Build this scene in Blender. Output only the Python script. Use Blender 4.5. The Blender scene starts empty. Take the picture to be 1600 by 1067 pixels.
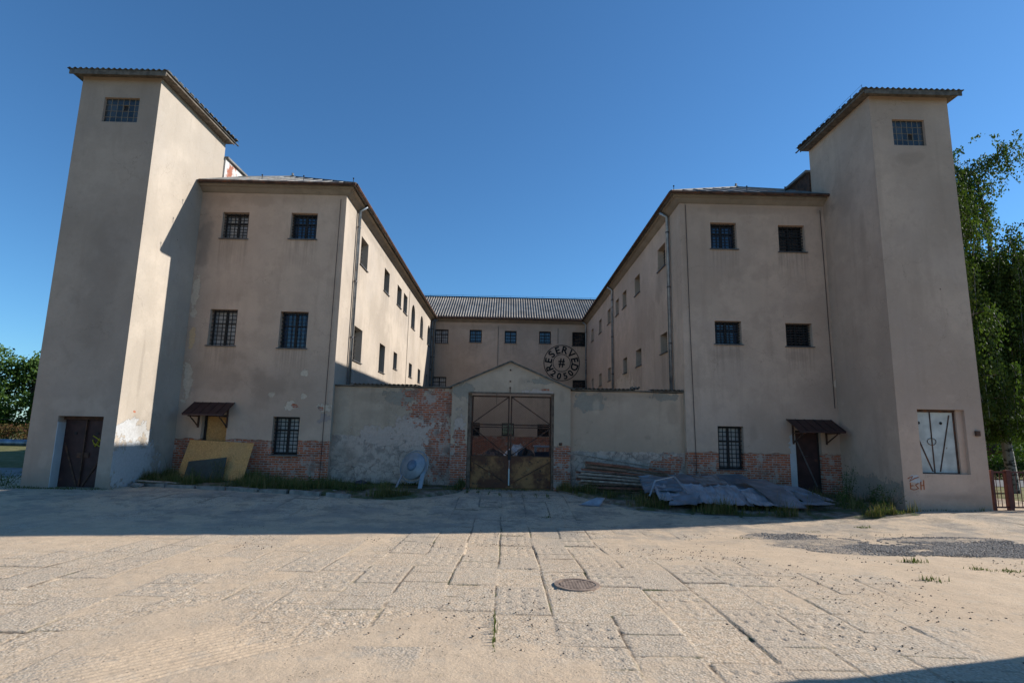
import bpy, math, random
import numpy as np
from mathutils import Vector, Matrix
S = bpy.context.scene
COL = S.collection
random.seed(7); RNG = np.random.default_rng(11)

# ------------------------------------------------------------------ camera
cd = bpy.data.cameras.new('camera'); cam = bpy.data.objects.new('camera', cd); COL.objects.link(cam)
cd.sensor_width = 36; cd.lens = 19.527; cd.clip_end = 3000; cd.clip_start = .05
Rr = [[0.99974338, -0.0113758, 0.01959007], [0.02114807, 0.15869244, -0.98710155], [0.00812028, 0.98726253, 0.1588923]]
cam.matrix_world = Matrix(((Rr[0][0], -Rr[1][0], -Rr[2][0], 0), (Rr[0][1], -Rr[1][1], -Rr[2][1], 0),
                           (Rr[0][2], -Rr[1][2], -Rr[2][2], 2.0), (0, 0, 0, 1)))
S.camera = cam
# ------------------------------------------------------------------ sky, sun, exposure
SUN = Vector((5.63, 1.5, 3.07)).normalized()
w = bpy.data.worlds.new('World'); S.world = w; w.use_nodes = True
wt = w.node_tree; sky = wt.nodes.new('ShaderNodeTexSky'); sky.sky_type = 'NISHITA'; sky.sun_disc = False
sky.sun_elevation = math.asin(SUN.z); sky.sun_rotation = math.atan2(SUN.x, SUN.y)
sky.altitude = 0; sky.air_density = 1.0; sky.dust_density = .1; sky.ozone_density = 8.5
tint = wt.nodes.new('ShaderNodeMix'); tint.data_type = 'RGBA'; tint.blend_type = 'MULTIPLY'; tint.inputs[0].default_value = 1; tint.inputs[7].default_value = (.78, .97, .95, 1)
wt.links.new(sky.outputs[0], tint.inputs[6]); wt.links.new(tint.outputs[2], wt.nodes['Background'].inputs[0]); wt.nodes['Background'].inputs[1].default_value = .116
sl = bpy.data.lights.new('sun', 'SUN'); sl.energy = 5.0; sl.angle = math.radians(.5); sl.color = (1, .965, .905)
so = bpy.data.objects.new('sun', sl); COL.objects.link(so); so.rotation_euler = SUN.to_track_quat('Z', 'Y').to_euler(); so.location = (30, 0, 30)
S.view_settings.view_transform = 'Standard'; S.view_settings.look = 'None'; S.view_settings.gamma = 1
S.view_settings.use_curve_mapping = False; S.view_settings.exposure = .47

# ------------------------------------------------------------------ ground height
CP = np.array([(-13, 9.5, .03), (-8.92, 10.37, -.02), (-6.5, 11, -.09), (-3.7, 11.8, -.16), (-1.85, 12.2, -.2), (.2, 12.8, -.24), (3.2, 13.6, -.25),
   (5.8, 14.3, -.21), (8.3, 15, -.18), (10.6, 15.6, -.1), (12.6, 16.1, -.03), (14, 16.5, 0), (-13.9, 16.5, .12), (-11, 17, .12), (-8, 18.5, .1),
   (-4, 18.8, .02), (0, 19, 0), (4, 19, 0), (9, 19, 0), (0, 24, 0), (-4, 30, 0), (4, 30, 0), (0, 38, 0), (18, 17, .02), (18, 24, .05), (-18, 18, .12), (-20, 12, .06), (-18, 25, .1),
   (0, 5, 0), (-4, 6, 0), (4, 6, 0), (0, 0, 0), (-8, 6, 0), (9, 9, -.05), (14, 12, -.02), (3, 8, -.03), (-3, 8, -.03), (8, 3, 0), (-8, 1, 0)])
def gz(x, y):
    x = np.asarray(x, float); y = np.asarray(y, float)
    num = np.zeros_like(x + y); den = num + 1e-3
    for a, b, c in CP:
        k = np.exp(-((x - a) ** 2 + (y - b) ** 2) / (2 * 1.9 ** 2)); num += k * c; den += k
    return num / den
def g1(x, y): return float(gz(x, y))

def vnoise(x, y, s, seed=0):          # smooth value noise, 0..1
    x = np.asarray(x) / s; y = np.asarray(y) / s
    xi = np.floor(x).astype(np.int64); yi = np.floor(y).astype(np.int64); fx = x - xi; fy = y - yi
    fx = fx * fx * (3 - 2 * fx); fy = fy * fy * (3 - 2 * fy)
    def h(a, b):
        n = (a * 374761393 + b * 668265263 + seed * 974711) & 0x7fffffff
        n = ((n ^ (n >> 13)) * 1274126177) & 0x7fffffff
        return ((n ^ (n >> 16)) & 0xffff) / 65535.
    return (h(xi, yi) * (1 - fx) + h(xi + 1, yi) * fx) * (1 - fy) + (h(xi, yi + 1) * (1 - fx) + h(xi + 1, yi + 1) * fx) * fy
def fbm(x, y, s, seed=0, o=4):
    r = 0; a = .5; t = 0
    for i in range(o): r = r + a * vnoise(x, y, s, seed + i); t += a; a *= .5; s *= .5
    return r / t

# ------------------------------------------------------------------ material helpers
class NT:
    def __init__(s, name):
        s.m = bpy.data.materials.new(name); s.m.use_nodes = True; s.t = s.m.node_tree
        s.bs = s.t.nodes['Principled BSDF']; s.out = s.t.nodes['Material Output']
        s.pos = s.t.nodes.new('ShaderNodeNewGeometry').outputs['Position']
    def put(s, sock, v):
        if v is None: return
        if isinstance(v, bpy.types.NodeSocket): s.t.links.new(v, sock)
        else:
            if isinstance(v, tuple) and len(v) == 3 and sock.type == 'RGBA': v = (*v, 1)
            sock.default_value = v
    def math(s, op, a, b=None, clamp=False):
        n = s.t.nodes.new('ShaderNodeMath'); n.operation = op; n.use_clamp = clamp
        s.put(n.inputs[0], a); s.put(n.inputs[1], b); return n.outputs[0]
    def noise(s, scale, detail=4, rough=.55, vec=None, dist=0, color=False):
        n = s.t.nodes.new('ShaderNodeTexNoise'); s.put(n.inputs['Vector'], vec or s.pos)
        n.inputs['Scale'].default_value = scale; n.inputs['Detail'].default_value = detail
        n.inputs['Roughness'].default_value = rough; n.inputs['Distortion'].default_value = dist
        return n.outputs['Color' if color else 'Fac']
    def vor(s, scale, feature='F1', vec=None, out='Distance', rnd=1):
        n = s.t.nodes.new('ShaderNodeTexVoronoi'); n.feature = feature; s.put(n.inputs['Vector'], vec or s.pos)
        n.inputs['Scale'].default_value = scale; n.inputs['Randomness'].default_value = rnd; return n.outputs[out]
    def smooth(s, v, a, b, lo=0., hi=1.):
        n = s.t.nodes.new('ShaderNodeMapRange'); n.interpolation_type = 'SMOOTHSTEP'
        s.put(n.inputs['Value'], v)
        if a > b: a, b, lo, hi = b, a, hi, lo
        n.inputs['From Min'].default_value = a; n.inputs['From Max'].default_value = b
        n.inputs['To Min'].default_value = lo; n.inputs['To Max'].default_value = hi; return n.outputs[0]
    def mix(s, f, a, b, mode='MIX'):
        n = s.t.nodes.new('ShaderNodeMix'); n.data_type = 'RGBA'; n.blend_type = mode
        s.put(n.inputs[0], f); s.put(n.inputs[6], a); s.put(n.inputs[7], b); return n.outputs[2]
    def sep(s, v=None):
        n = s.t.nodes.new('ShaderNodeSeparateXYZ'); s.put(n.inputs[0], v or s.pos); return n.outputs
    def comb(s, x, y, z):
        n = s.t.nodes.new('ShaderNodeCombineXYZ'); s.put(n.inputs[0], x); s.put(n.inputs[1], y); s.put(n.inputs[2], z); return n.outputs[0]
    def vscale(s, v, k):
        n = s.t.nodes.new('ShaderNodeVectorMath'); n.operation = 'MULTIPLY'; s.put(n.inputs[0], v); n.inputs[1].default_value = k; return n.outputs[0]
    def attr(s, name):
        n = s.t.nodes.new('ShaderNodeAttribute'); n.attribute_name = name; return n.outputs['Fac']
    def bump(s, h, strength=.5, dist=.01):
        n = s.t.nodes.new('ShaderNodeBump'); n.inputs['Strength'].default_value = strength; n.inputs['Distance'].default_value = dist
        s.put(n.inputs['Height'], h); s.put(s.bs.inputs['Normal'], n.outputs[0])
    def done(s, col, rough=.9, metal=0., spec=.3):
        s.put(s.bs.inputs['Base Color'], col); s.put(s.bs.inputs['Roughness'], rough); s.put(s.bs.inputs['Metallic'], metal)
        s.put(s.bs.inputs['Specular IOR Level'], spec); return s.m

def simple(name, col, rough=.7, metal=0., var=.25, scale=6, rust=None, bump=.2, spec=.4):
    t = NT(name); n = t.noise(scale, 5); k = t.smooth(n, .3, .7, 1 - var, 1 + var * .6)
    c = t.mix(1., col, t.comb(k, k, k), 'MULTIPLY')
    if rust:
        f = t.smooth(t.noise(rust[1], 6, .65), rust[2], rust[2] + .08); c = t.mix(f, c, rust[0])
    t.bump(t.noise(scale * 6, 4), bump, .004)
    return t.done(c, rough, metal, spec)

def plaster(name, base=(.40, .345, .29), u='X', dado=None, patches=(), pink=None, cracks=False, wear=1.0, sills=()):
    """weathered render; dado=(height, share of bare brick); patches=(u, z, ru, rz, kind)"""
    t = NT(name); xyz = t.sep(); U = xyz[0] if u == 'X' else xyz[1]; Z = xyz[2]
    uv = t.comb(U, Z, 0.)
    big = t.noise(.32, 3, .5); mid = t.noise(1.7, 5, .6); fine = t.noise(14, 5, .65); grit = t.noise(90, 3, .6)
    streak = t.noise(1.2, 5, .6, t.vscale(t.pos, (2.2, 2.2, .22)))
    b = base; light = tuple(min(1, c * 1.10) for c in b); dark = tuple(c * .84 for c in b)
    c = t.mix(t.smooth(big, .35, .65), dark, light)
    c = t.mix(t.smooth(mid, .42, .62, 0, .42 * wear), c, tuple(x * .8 for x in b))
    c = t.mix(t.smooth(mid, .40, .25, 0, .35), c, tuple(x * 1.15 for x in b))
    c = t.mix(t.smooth(streak, .52, .72, 0, .38 * wear), c, (b[0] * .66, b[1] * .65, b[2] * .64))
    c = t.mix(t.smooth(fine, .3, .7, 0, .16), c, tuple(x * .72 for x in b))
    # rough warm/cool drift
    c = t.mix(t.smooth(t.noise(.6, 4), .45, .65, 0, .3), c, (b[0] * .88, b[1] * .91, b[2] * .97))
    # grime climbing from the ground, ragged edge
    low = t.math('ADD', Z, t.math('MULTIPLY', t.math('SUBTRACT', t.noise(1.3, 5), .5), 1.6))
    c = t.mix(t.smooth(low, .9, -.1, 0, .45 * wear), c, (b[0] * .55, b[1] * .54, b[2] * .52))
    # pits
    pit = t.smooth(t.vor(1.1, vec=t.math and t.pos), .03, .018)
    c = t.mix(t.math('MULTIPLY', pit, t.smooth(t.noise(.9, 2), .5, .6)), c, (.07, .055, .045))
    cwv = t.t.nodes.new('ShaderNodeVectorMath'); cwv.operation = 'MULTIPLY_ADD'; t.put(cwv.inputs[0], t.noise(1.6, 5, .6, color=True)); cwv.inputs[1].default_value = (1.1, 1.1, 1.1); t.put(cwv.inputs[2], t.pos)
    crk = t.math('MULTIPLY', t.smooth(t.vor(.62, 'DISTANCE_TO_EDGE', cwv.outputs[0]), .0045, .0), t.smooth(t.noise(.55, 3), .50, .58)); c = t.mix(t.math('MULTIPLY', crk, .55), c, (b[0] * .35, b[1] * .33, b[2] * .3))
    c = t.mix(t.smooth(t.noise(4.5, 6, .7), .52, .68, 0, .22), c, tuple(x * .68 for x in b)); c = t.mix(t.smooth(t.noise(6.5, 6, .7), .55, .7, 0, .16), c, tuple(x * 1.2 for x in b))
    height = t.math('ADD', t.math('MULTIPLY', fine, .35), t.math('MULTIPLY', grit, .18))
    height = t.math('ADD', height, t.math('MULTIPLY', mid, .8))
    # brick below
    bt = t.t.nodes.new('ShaderNodeTexBrick'); wob = t.noise(5, 3, color=True)
    vv = t.t.nodes.new('ShaderNodeVectorMath'); vv.operation = 'MULTIPLY_ADD'
    t.put(vv.inputs[0], wob); vv.inputs[1].default_value = (.06, .035, 0); t.put(vv.inputs[2], uv); t.put(bt.inputs['Vector'], vv.outputs[0])
    for k, v in {'Scale': 1, 'Brick Width': .265, 'Row Height': .078, 'Mortar Size': .013, 'Mortar Smooth': .3, 'Bias': -.1}.items(): bt.inputs[k].default_value = v
    bt.inputs['Color1'].default_value = (.52, .135, .055, 1); bt.inputs['Color2'].default_value = (.25, .075, .04, 1); bt.inputs['Mortar'].default_value = (.43, .34, .275, 1)
    bn = t.noise(9, 5, .7)
    bc = t.mix(t.smooth(bn, .53, .64, 0, .6), bt.outputs['Color'], (.50, .38, .31)); bc = t.mix(t.smooth(t.noise(1.9, 7, .72), .54, .58, 0, .85), bc, (.46, .36, .29))      # lime left on the bricks
    bc = t.mix(t.smooth(t.noise(2.2, 4), .52, .66, 0, .6), bc, (.20, .14, .11))
    bh = t.math('MULTIPLY', bt.outputs['Fac'], -1.3)
    edge = t.math('SUBTRACT', t.noise(3.2, 6, .65), .5)
    masks = {}
    if dado:
        h, cov = dado
        zz = t.math('ADD', Z, t.math('MULTIPLY', edge, .28))
        inz = t.smooth(zz, h + .015, h - .015)
        left = t.smooth(t.noise(1.3, 7, .68), 1 - cov - .02, 1 - cov + .02)
        c = t.mix(t.math('MULTIPLY', inz, .8), c, pink or (b[0] * .95, b[1] * .82, b[2] * .78))
        if cracks:
            cv = t.vscale(t.pos, (1, 1, 1.3)); wv = t.t.nodes.new('ShaderNodeVectorMath'); wv.operation = 'MULTIPLY_ADD'
            t.put(wv.inputs[0], t.noise(2.5, 4, color=True)); wv.inputs[1].default_value = (.5, .5, .5); t.put(wv.inputs[2], cv)
            e = t.smooth(t.vor(3.6, 'DISTANCE_TO_EDGE', wv.outputs[0]), .028, .0)
            e = t.math('MULTIPLY', e, t.smooth(t.noise(1.4, 3), .42, .56)); e = t.math('MULTIPLY', e, inz)
            c = t.mix(t.math('MULTIPLY', e, .75), c, (.09, .07, .06)); height = t.math('SUBTRACT', height, t.math('MULTIPLY', e, 1.))
            c = t.mix(t.math('MULTIPLY', inz, t.smooth(t.noise(4, 6, .7), .45, .6, 0, .55)), c, (.2, .155, .13))
        masks['brick'] = t.math('MULTIPLY', inz, left)
    kinds = {'bare': (.66, .53, .40), 'dark': (b[0] * .52, b[1] * .52, b[2] * .52), 'white': (.50, .495, .485), 'grey': (.33, .275, .215),
             'ochre': (.66, .44, .25), 'pink': pink or (.40, .31, .27), 'soot': (.10, .095, .09), 'lightp': (b[0] * 1.2, b[1] * 1.2, b[2] * 1.2)}
    edge2 = t.math('SUBTRACT', t.noise(2.6, 6, .6, vec=None), .5)
    relief = None; rag = t.noise(8, 5, .65); skn = t.noise(1., 4, .6, t.vscale(t.pos, (14, 14, .5)))
    for (pu, pz, ru, rz, kind) in patches:
        dx = t.math('DIVIDE', t.math('SUBTRACT', U, pu), ru); dz = t.math('DIVIDE', t.math('SUBTRACT', Z, pz), rz)
        d = t.math('SQRT', t.math('ADD', t.math('MULTIPLY', dx, dx), t.math('MULTIPLY', dz, dz)))
        if kind == 'smear' or kind == 'soot' or kind == 'dark' or kind == 'lightp':
            d = t.math('ADD', d, t.math('MULTIPLY', t.math('SUBTRACT', mid, .5), 3.2)); f = t.smooth(d, 1.2, .3, 0, .36)
            c = t.mix(f, c, kinds['dark' if kind == 'smear' else kind]); continue
        e = t.math('ADD', t.math('MULTIPLY', edge, 3.0), t.math('MULTIPLY', t.math('SUBTRACT', rag, .5), 1.6))
        d = t.math('ADD', d, e); f = t.smooth(d, 1.03, .97)
        if kind == 'brick':
            masks['brick'] = f if 'brick' not in masks else t.math('MAXIMUM', masks['brick'], f)
        else:
            kc = kinds[kind]; c = t.mix(t.math('MULTIPLY', f, .9), c, t.mix(t.smooth(fine, .35, .65), tuple(x * .86 for x in kc), kc))
            relief = f if relief is None else t.math('MAXIMUM', relief, f)
    for (a, b, c0, *_x) in sills:
        inu = t.math('MULTIPLY', t.smooth(U, a - .12, a + .02), t.smooth(U, b + .12, b - .02)); inz = t.math('MULTIPLY', t.smooth(Z, c0 + .01, c0 - .04), t.smooth(Z, c0 - 1.5, c0 - .1))
        sk = t.smooth(skn, .42, .62); c = t.mix(t.math('MULTIPLY', t.math('MULTIPLY', inu, inz), t.math('MULTIPLY', sk, .42)), c, kinds['dark'])
    if relief is not None: height = t.math('SUBTRACT', height, t.math('MULTIPLY', relief, 1.2))
    if 'brick' in masks:
        c = t.mix(masks['brick'], c, bc)
        height = t.math('ADD', t.math('MULTIPLY', height, t.math('SUBTRACT', 1., masks['brick'])), t.math('MULTIPLY', masks['brick'], t.math('SUBTRACT', t.math('ADD', bh, t.math('MULTIPLY', bn, .8)), 1.6)))
    t.bump(height, .7, .022)
    return t.done(c, .93, 0, .15)

def leafmat(name, a, b):
    t = NT(name); g = t.t.nodes.new('ShaderNodeNewGeometry'); r = g.outputs['Random Per Island']
    c = t.mix(r, a, b); c = t.mix(t.smooth(t.noise(.5, 3), .35, .65, 0, .5), c, tuple(x * .5 for x in a))
    t.done(c, .7, 0, .12)
    tr = t.t.nodes.new('ShaderNodeBsdfTranslucent'); t.put(tr.inputs[0], t.mix(1., c, (1.3, 1.5, .5), 'MULTIPLY'))
    mx = t.t.nodes.new('ShaderNodeMixShader'); mx.inputs[0].default_value = .25
    t.t.links.new(t.bs.outputs[0], mx.inputs[1]); t.t.links.new(tr.outputs[0], mx.inputs[2]); t.t.links.new(mx.outputs[0], t.out.inputs[0])
    return t.m

# ------------------------------------------------------------------ mesh helpers
class MB:
    def __init__(s, f=None): s.v = []; s.f = []; s.map = f
    def P(s, p):
        return tuple(s.map(*p)) if s.map else tuple(p)
    def quad(s, *ps):
        n = len(s.v); s.v += [s.P(p) for p in ps]; s.f.append(tuple(range(n, n + len(ps))))
    def box(s, x0, x1, y0, y1, z0, z1):
        n = len(s.v); s.v += [s.P(p) for p in [(x0, y0, z0), (x1, y0, z0), (x1, y1, z0), (x0, y1, z0), (x0, y0, z1), (x1, y0, z1), (x1, y1, z1), (x0, y1, z1)]]
        for q in [(0, 3, 2, 1), (4, 5, 6, 7), (0, 1, 5, 4), (1, 2, 6, 5), (2, 3, 7, 6), (3, 0, 4, 7)]: s.f.append(tuple(n + i for i in q))
    def beam(s, a, b, wd, th, up=(0, 0, 1), taper=1):
        a = Vector(a); b = Vector(b); d = (b - a).normalized(); u = Vector(up)
        if abs(d.dot(u)) > .98: u = Vector((0, 1, 0))
        r = d.cross(u).normalized() * wd / 2; q = r.cross(d).normalized() * th / 2; n = len(s.v)
        for p, k in ((a, 1), (b, taper)):
            for i, j in ((-1, -1), (1, -1), (1, 1), (-1, 1)): s.v.append(s.P(p + r * i * k + q * j * k))
        for f in [(0, 1, 2, 3), (7, 6, 5, 4), (0, 4, 5, 1), (1, 5, 6, 2), (2, 6, 7, 3), (3, 7, 4, 0)]: s.f.append(tuple(n + i for i in f))
    def tube(s, pts, r, k=6, cap=True):
        pts = [Vector(p) for p in pts]; rs = r if isinstance(r, (list, tuple)) else [r] * len(pts); n0 = len(s.v); u = None
        for i, p in enumerate(pts):
            d = (pts[min(i + 1, len(pts) - 1)] - pts[max(i - 1, 0)]).normalized()
            if u is None: u = d.orthogonal().normalized()
            else: u = (u - d * u.dot(d)).normalized()
            w_ = d.cross(u)
            for j in range(k):
                a = 2 * math.pi * j / k; s.v.append(s.P(p + (u * math.cos(a) + w_ * math.sin(a)) * rs[i]))
        for i in range(len(pts) - 1):
            for j in range(k):
                a = n0 + i * k + j; b = n0 + i * k + (j + 1) % k; s.f.append((a, b, b + k, a + k))
        if cap: s.f.append(tuple(range(n0 + k - 1, n0 - 1, -1))); e = n0 + (len(pts) - 1) * k; s.f.append(tuple(range(e, e + k)))
    def prism(s, poly, y0, y1):       # polygon in (x,z), extruded in y
        n = len(s.v); m = len(poly)
        s.v += [s.P((x, y0, z)) for x, z in poly] + [s.P((x, y1, z)) for x, z in poly]
        s.f.append(tuple(range(n, n + m))); s.f.append(tuple(range(n + 2 * m - 1, n + m - 1, -1)))
        for i in range(m): j = (i + 1) % m; s.f.append((n + j, n + i, n + m + i, n + m + j))
    def build(s, name, mat, parent=None, smooth=False, **kw):
        me = bpy.data.meshes.new(name); off = Vector(parent['_w']) if parent is not None and '_w' in parent else Vector((0, 0, 0))
        me.from_pydata([(v[0] - off.x, v[1] - off.y, v[2] - off.z) for v in s.v], [], s.f)
        me.materials.append(mat); me.update()
        if smooth: me.polygons.foreach_set('use_smooth', [True] * len(me.polygons))
        o = bpy.data.objects.new(name, me); COL.objects.link(o)
        if parent is not None: o.parent = parent; o['_w'] = parent['_w']
        else: o['_w'] = (0., 0., 0.)
        for k, v in kw.items(): o[k] = v
        return o

def npmesh(name, V, F, mat, parent=None, smooth=False, attrs=None, **kw):
    me = bpy.data.meshes.new(name); V = np.asarray(V, np.float32); F = np.asarray(F, np.int32); k = F.shape[1]
    off = np.array(parent['_w']) if parent is not None else np.zeros(3); V = V - off.astype(np.float32)
    me.vertices.add(len(V)); me.vertices.foreach_set('co', V.ravel()); me.loops.add(F.size); me.loops.foreach_set('vertex_index', F.ravel())
    me.polygons.add(len(F)); me.polygons.foreach_set('loop_start', np.arange(0, F.size, k, dtype=np.int32))
    if smooth: me.polygons.foreach_set('use_smooth', np.ones(len(F), bool))
    me.update(calc_edges=True); me.validate(); me.materials.append(mat)
    for n_, a in (attrs or {}).items():
        at = me.attributes.new(n_, 'FLOAT', 'POINT'); at.data.foreach_set('value', np.asarray(a, np.float32).ravel())
    o = bpy.data.objects.new(name, me); COL.objects.link(o)
    if parent is not None: o.parent = parent; o['_w'] = parent['_w']
    else: o['_w'] = (0., 0., 0.)
    for a, b in kw.items(): o[a] = b
    return o
def thing(name, label, cat, loc, group=None):
    o = bpy.data.objects.new(name, None); COL.objects.link(o); o.location = loc; o['_w'] = tuple(float(c) for c in loc)
    o.empty_display_size = .2; o['label'] = label; o['category'] = cat
    if group: o['group'] = group
    return o
def tag(o, label, cat, group=None):
    o['label'] = label; o['category'] = cat
    if group: o['group'] = group
    return o

# ------------------------------------------------------------------ shared materials
WOOD = simple('old wood', (.17, .115, .08), .85, var=.45, scale=9)
WOODG = simple('grey boards', (.14, .115, .09), .9, var=.4, scale=7)
DARKMETAL = simple('dark bar paint', (.018, .017, .018), .6, .2, scale=12)
FRAME = simple('brown window frame', (.022, .017, .015), .65, scale=14)
SILL = simple('tin sill', (.12, .115, .115), .55, .5, scale=8)
ZINC = simple('zinc pipe', (.33, .36, .39), .42, .75, var=.3, scale=3, rust=((.20, .16, .13), 4, .60))
RUST = simple('rusty steel', (.10, .055, .038), .85, .25, var=.5, scale=5, rust=((.16, .06, .028), 5, .55))
MAROON = simple('maroon door paint', (.050, .022, .020), .65, .1, var=.35, scale=4, rust=((.12, .05, .03), 4, .62))
BROWNTIN = simple('brown canopy tin', (.045, .020, .020), .5, .25, var=.3, scale=6)
CORRD = simple('dark fibre cement', (.10, .098, .09), .85, var=.5, scale=5)  # darker grey than the other corrugated sheets
def glassmat(name, base, rough, spec=.9):
    t = NT(name); n = t.noise(2.2, 4); c = t.mix(t.smooth(n, .35, .7), base, tuple(x * .5 for x in base)); t.bump(t.noise(1.5, 2), .08, .02)
    return t.done(c, rough, 0, spec)
GLASS = glassmat('dark glass', (.012, .014, .018), .06, 1.0)
GLASSW = glassmat('pale glass', (.42, .42, .42), .25, .6)  # pale base colour for some of the panes
GLASSB = glassmat('sky tinted glass', (.030, .055, .11), .1, 1.0)  # blue of the mirrored sky put into the base colour
def corr_mat():
    t = NT('fibre cement'); c = t.mix(t.smooth(t.noise(1.2, 6), .3, .7), (.30, .27, .235), (.18, .16, .14))
    c = t.mix(t.smooth(t.noise(5, 5, .7), .5, .7, 0, .6), c, (.12, .12, .105)); t.bump(t.noise(60, 3), .3, .004); return t.done(c, .9, 0, .2)
CORR = corr_mat()
TIN = simple('seamed tin roof', (.19, .185, .175), .8, .0, var=.35, scale=2, rust=((.26, .17, .12), 2.5, .58))
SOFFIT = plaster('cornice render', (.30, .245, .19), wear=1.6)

# ------------------------------------------------------------------ prison building
B = thing('prison_building', 'disused three storey beige rendered prison with two wings, rear range and square corner towers', 'building', (0, 43.5, 0))
XL, XR, YF, YB = -6.05, 6.28, 19.5, 43.5
def fr(axis, const, sgn):
    """(u, d, z) -> world; d goes INTO the wall"""
    if axis == 'Y': return lambda u, d, z: (u, const + d * sgn, z)
    return lambda u, d, z: (const + d * sgn, u, z)
def wall(mb, u0, u1, z0, z1, holes, depth):
    """panel with real openings and reveals; holes=(u0,u1,z0,z1,arched)"""
    us = sorted({u0, u1, *[h[0] for h in holes], *[h[1] for h in holes]}); zs = sorted({z0, z1, *[h[2] for h in holes], *[h[3] for h in holes]})
    for i in range(len(us) - 1):
        for j in range(len(zs) - 1):
            cu = (us[i] + us[i + 1]) / 2; cz = (zs[j] + zs[j + 1]) / 2
            if any(h[0] < cu < h[1] and h[2] < cz < h[3] for h in holes): continue
            mb.quad((us[i], 0, zs[j]), (us[i + 1], 0, zs[j]), (us[i + 1], 0, zs[j + 1]), (us[i], 0, zs[j + 1]))
    for h in holes:
        a, b, c, d = h[:4]
        if len(h) > 4 and h[4]:
            r = (b - a) / 2; m = (a + b) / 2; zc = d - r; N = 10
            arc = [(m - r * math.cos(math.pi * k / N), zc + r * math.sin(math.pi * k / N)) for k in range(N + 1)]
            for k in range(N):
                (p, q), (s_, t_) = arc[k], arc[k + 1]
                mb.quad((p, 0, q), (s_, 0, t_), (s_, 0, d), (p, 0, d)); mb.quad((p, 0, q), (s_, 0, t_), (s_, depth, t_), (p, depth, q))
            sides = [((a, c), (a, zc)), ((b, c), (b, zc)), ((a, c), (b, c))]
        else: sides = [((a, c), (a, d)), ((b, c), (b, d)), ((a, c), (b, c)), ((a, d), (b, d))]
        for (p, q), (s_, t_) in sides: mb.quad((p, 0, q), (s_, 0, t_), (s_, depth, t_), (p, depth, q))

def window(F, a, b, c, d, depth=.33, glass=GLASS, arch=False, bars=(6, 8), grille_d=.15, sill=True, mull=1):
    wn = MB(F); t = .055; e = .01
    wn.box(a + .002, a + t, depth - .06, depth, c, d); wn.box(b - t, b - .002, depth - .06, depth, c, d)
    wn.box(a + t, b - t, depth - .06, depth, c, c + t); wn.box(a + t, b - t, depth - .06, depth, d - t, d - .002)
    for k in range(mull):
        m = a + (b - a) * (k + 1) / (mull + 1); wn.box(m - .04, m + .04, depth - .065, depth, c + t, d - t)
    m = c + (d - c) * .64
    if d - c > .8: wn.box(a + t, b - t, depth - .055, depth, m - .02, m + .02)
    o = wn.build('window', FRAME, B)
    g = MB(F); g.quad((a, depth - .015, c), (b, depth - .015, c), (b, depth - .015, d), (a, depth - .015, d)); g.build('pane', glass, o)
    if bars:
        gr = MB(F); nv, nh = bars; r = .015
        for k in range(nv):
            u = a + (b - a) * (k + .5) / nv; gr.tube([F and (u, grille_d, c + .01), (u, grille_d, d - .01)], r, 4)
        for k in range(nh):
            z = c + (d - c) * (k + .6) / nh; gr.box(a + .012, b - .012, grille_d - .012, grille_d - .006, z - .015, z + .015)
        gr.build('grille', DARKMETAL, o)
    if sill:
        s_ = MB(F); s_.box(a - .05, b + .05, -.06, depth - .06, c - .028, c + .004); s_.build('sill', SILL, o)
    return o

WALLH = 10.62
# --- left wing front wall
pl = [(-11.2, 6.6, .13, .75, 'bare'), (-11.15, 5.0, .11, .42, 'ochre'), (-11.15, 3.55, .17, .62, 'bare'), (-7.15, 3.9, .2, .13, 'lightp'), (-7.15, 3.85, .14, .12, 'bare'),
      (-7.5, 2.72, .22, .13, 'bare'), (-7.35, 2.72, .10, .07, 'brick'), (-7.05, 3.05, .12, .1, 'bare'), (-8.2, 3.1, .14, .1, 'bare'), (-6.35, 2.62, .26, .16, 'bare'), (-6.45, 2.62, .13, .1, 'brick'),
      (-6.3, 2.3, .2, .16, 'pink'), (-10.2, 3.7, 1.2, .7, 'dark'), (-8.4, 3.2, .7, .6, 'dark'), (-9.9, 4.4, .5, .4, 'dark'), (-8.6, 3.5, 1.7, .5, 'smear'), (-11.1, 8.6, .3, 1.1, 'soot'), (-10.8, 10.2, .7, .35, 'dark'),
      (-9.4, 2.1, .5, .35, 'lightp'), (-9.3, 5.9, .5, .9, 'lightp'), (-9, 10.25, 1.8, .25, 'smear')]
hFL = [(-10.53, -9.57, 8.71, 9.72), (-8.03, -7.07, 8.75, 9.75), (-10.61, -9.64, 4.77, 6.08), (-8.11, -7.12, 4.73, 6.05), (-8.05, -7.13, 1.04, 2.33), (-10.5, -9.62, .2, 2.36)]
M_FL = plaster('left wing front render', (0.548, 0.393, 0.291), 'X', dado=(1.52, .66), patches=pl, sills=hFL[:5])  # base warmed for this shaded front, offsetting the blue skylight
F = fr('Y', YF, 1); mb = MB(F); wall(mb, -11.36, XL, -.3, WALLH, hFL, .34); mb.build('wall', M_FL, B, label='left wing front wall with red brick showing below the torn render')
for k, h in enumerate(hFL[:5]):
    window(F, *h, glass=[GLASSW, GLASSB, GLASSW, GLASSB, GLASSW][k], bars=(6, 9) if k < 4 else (6, 10))
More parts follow.
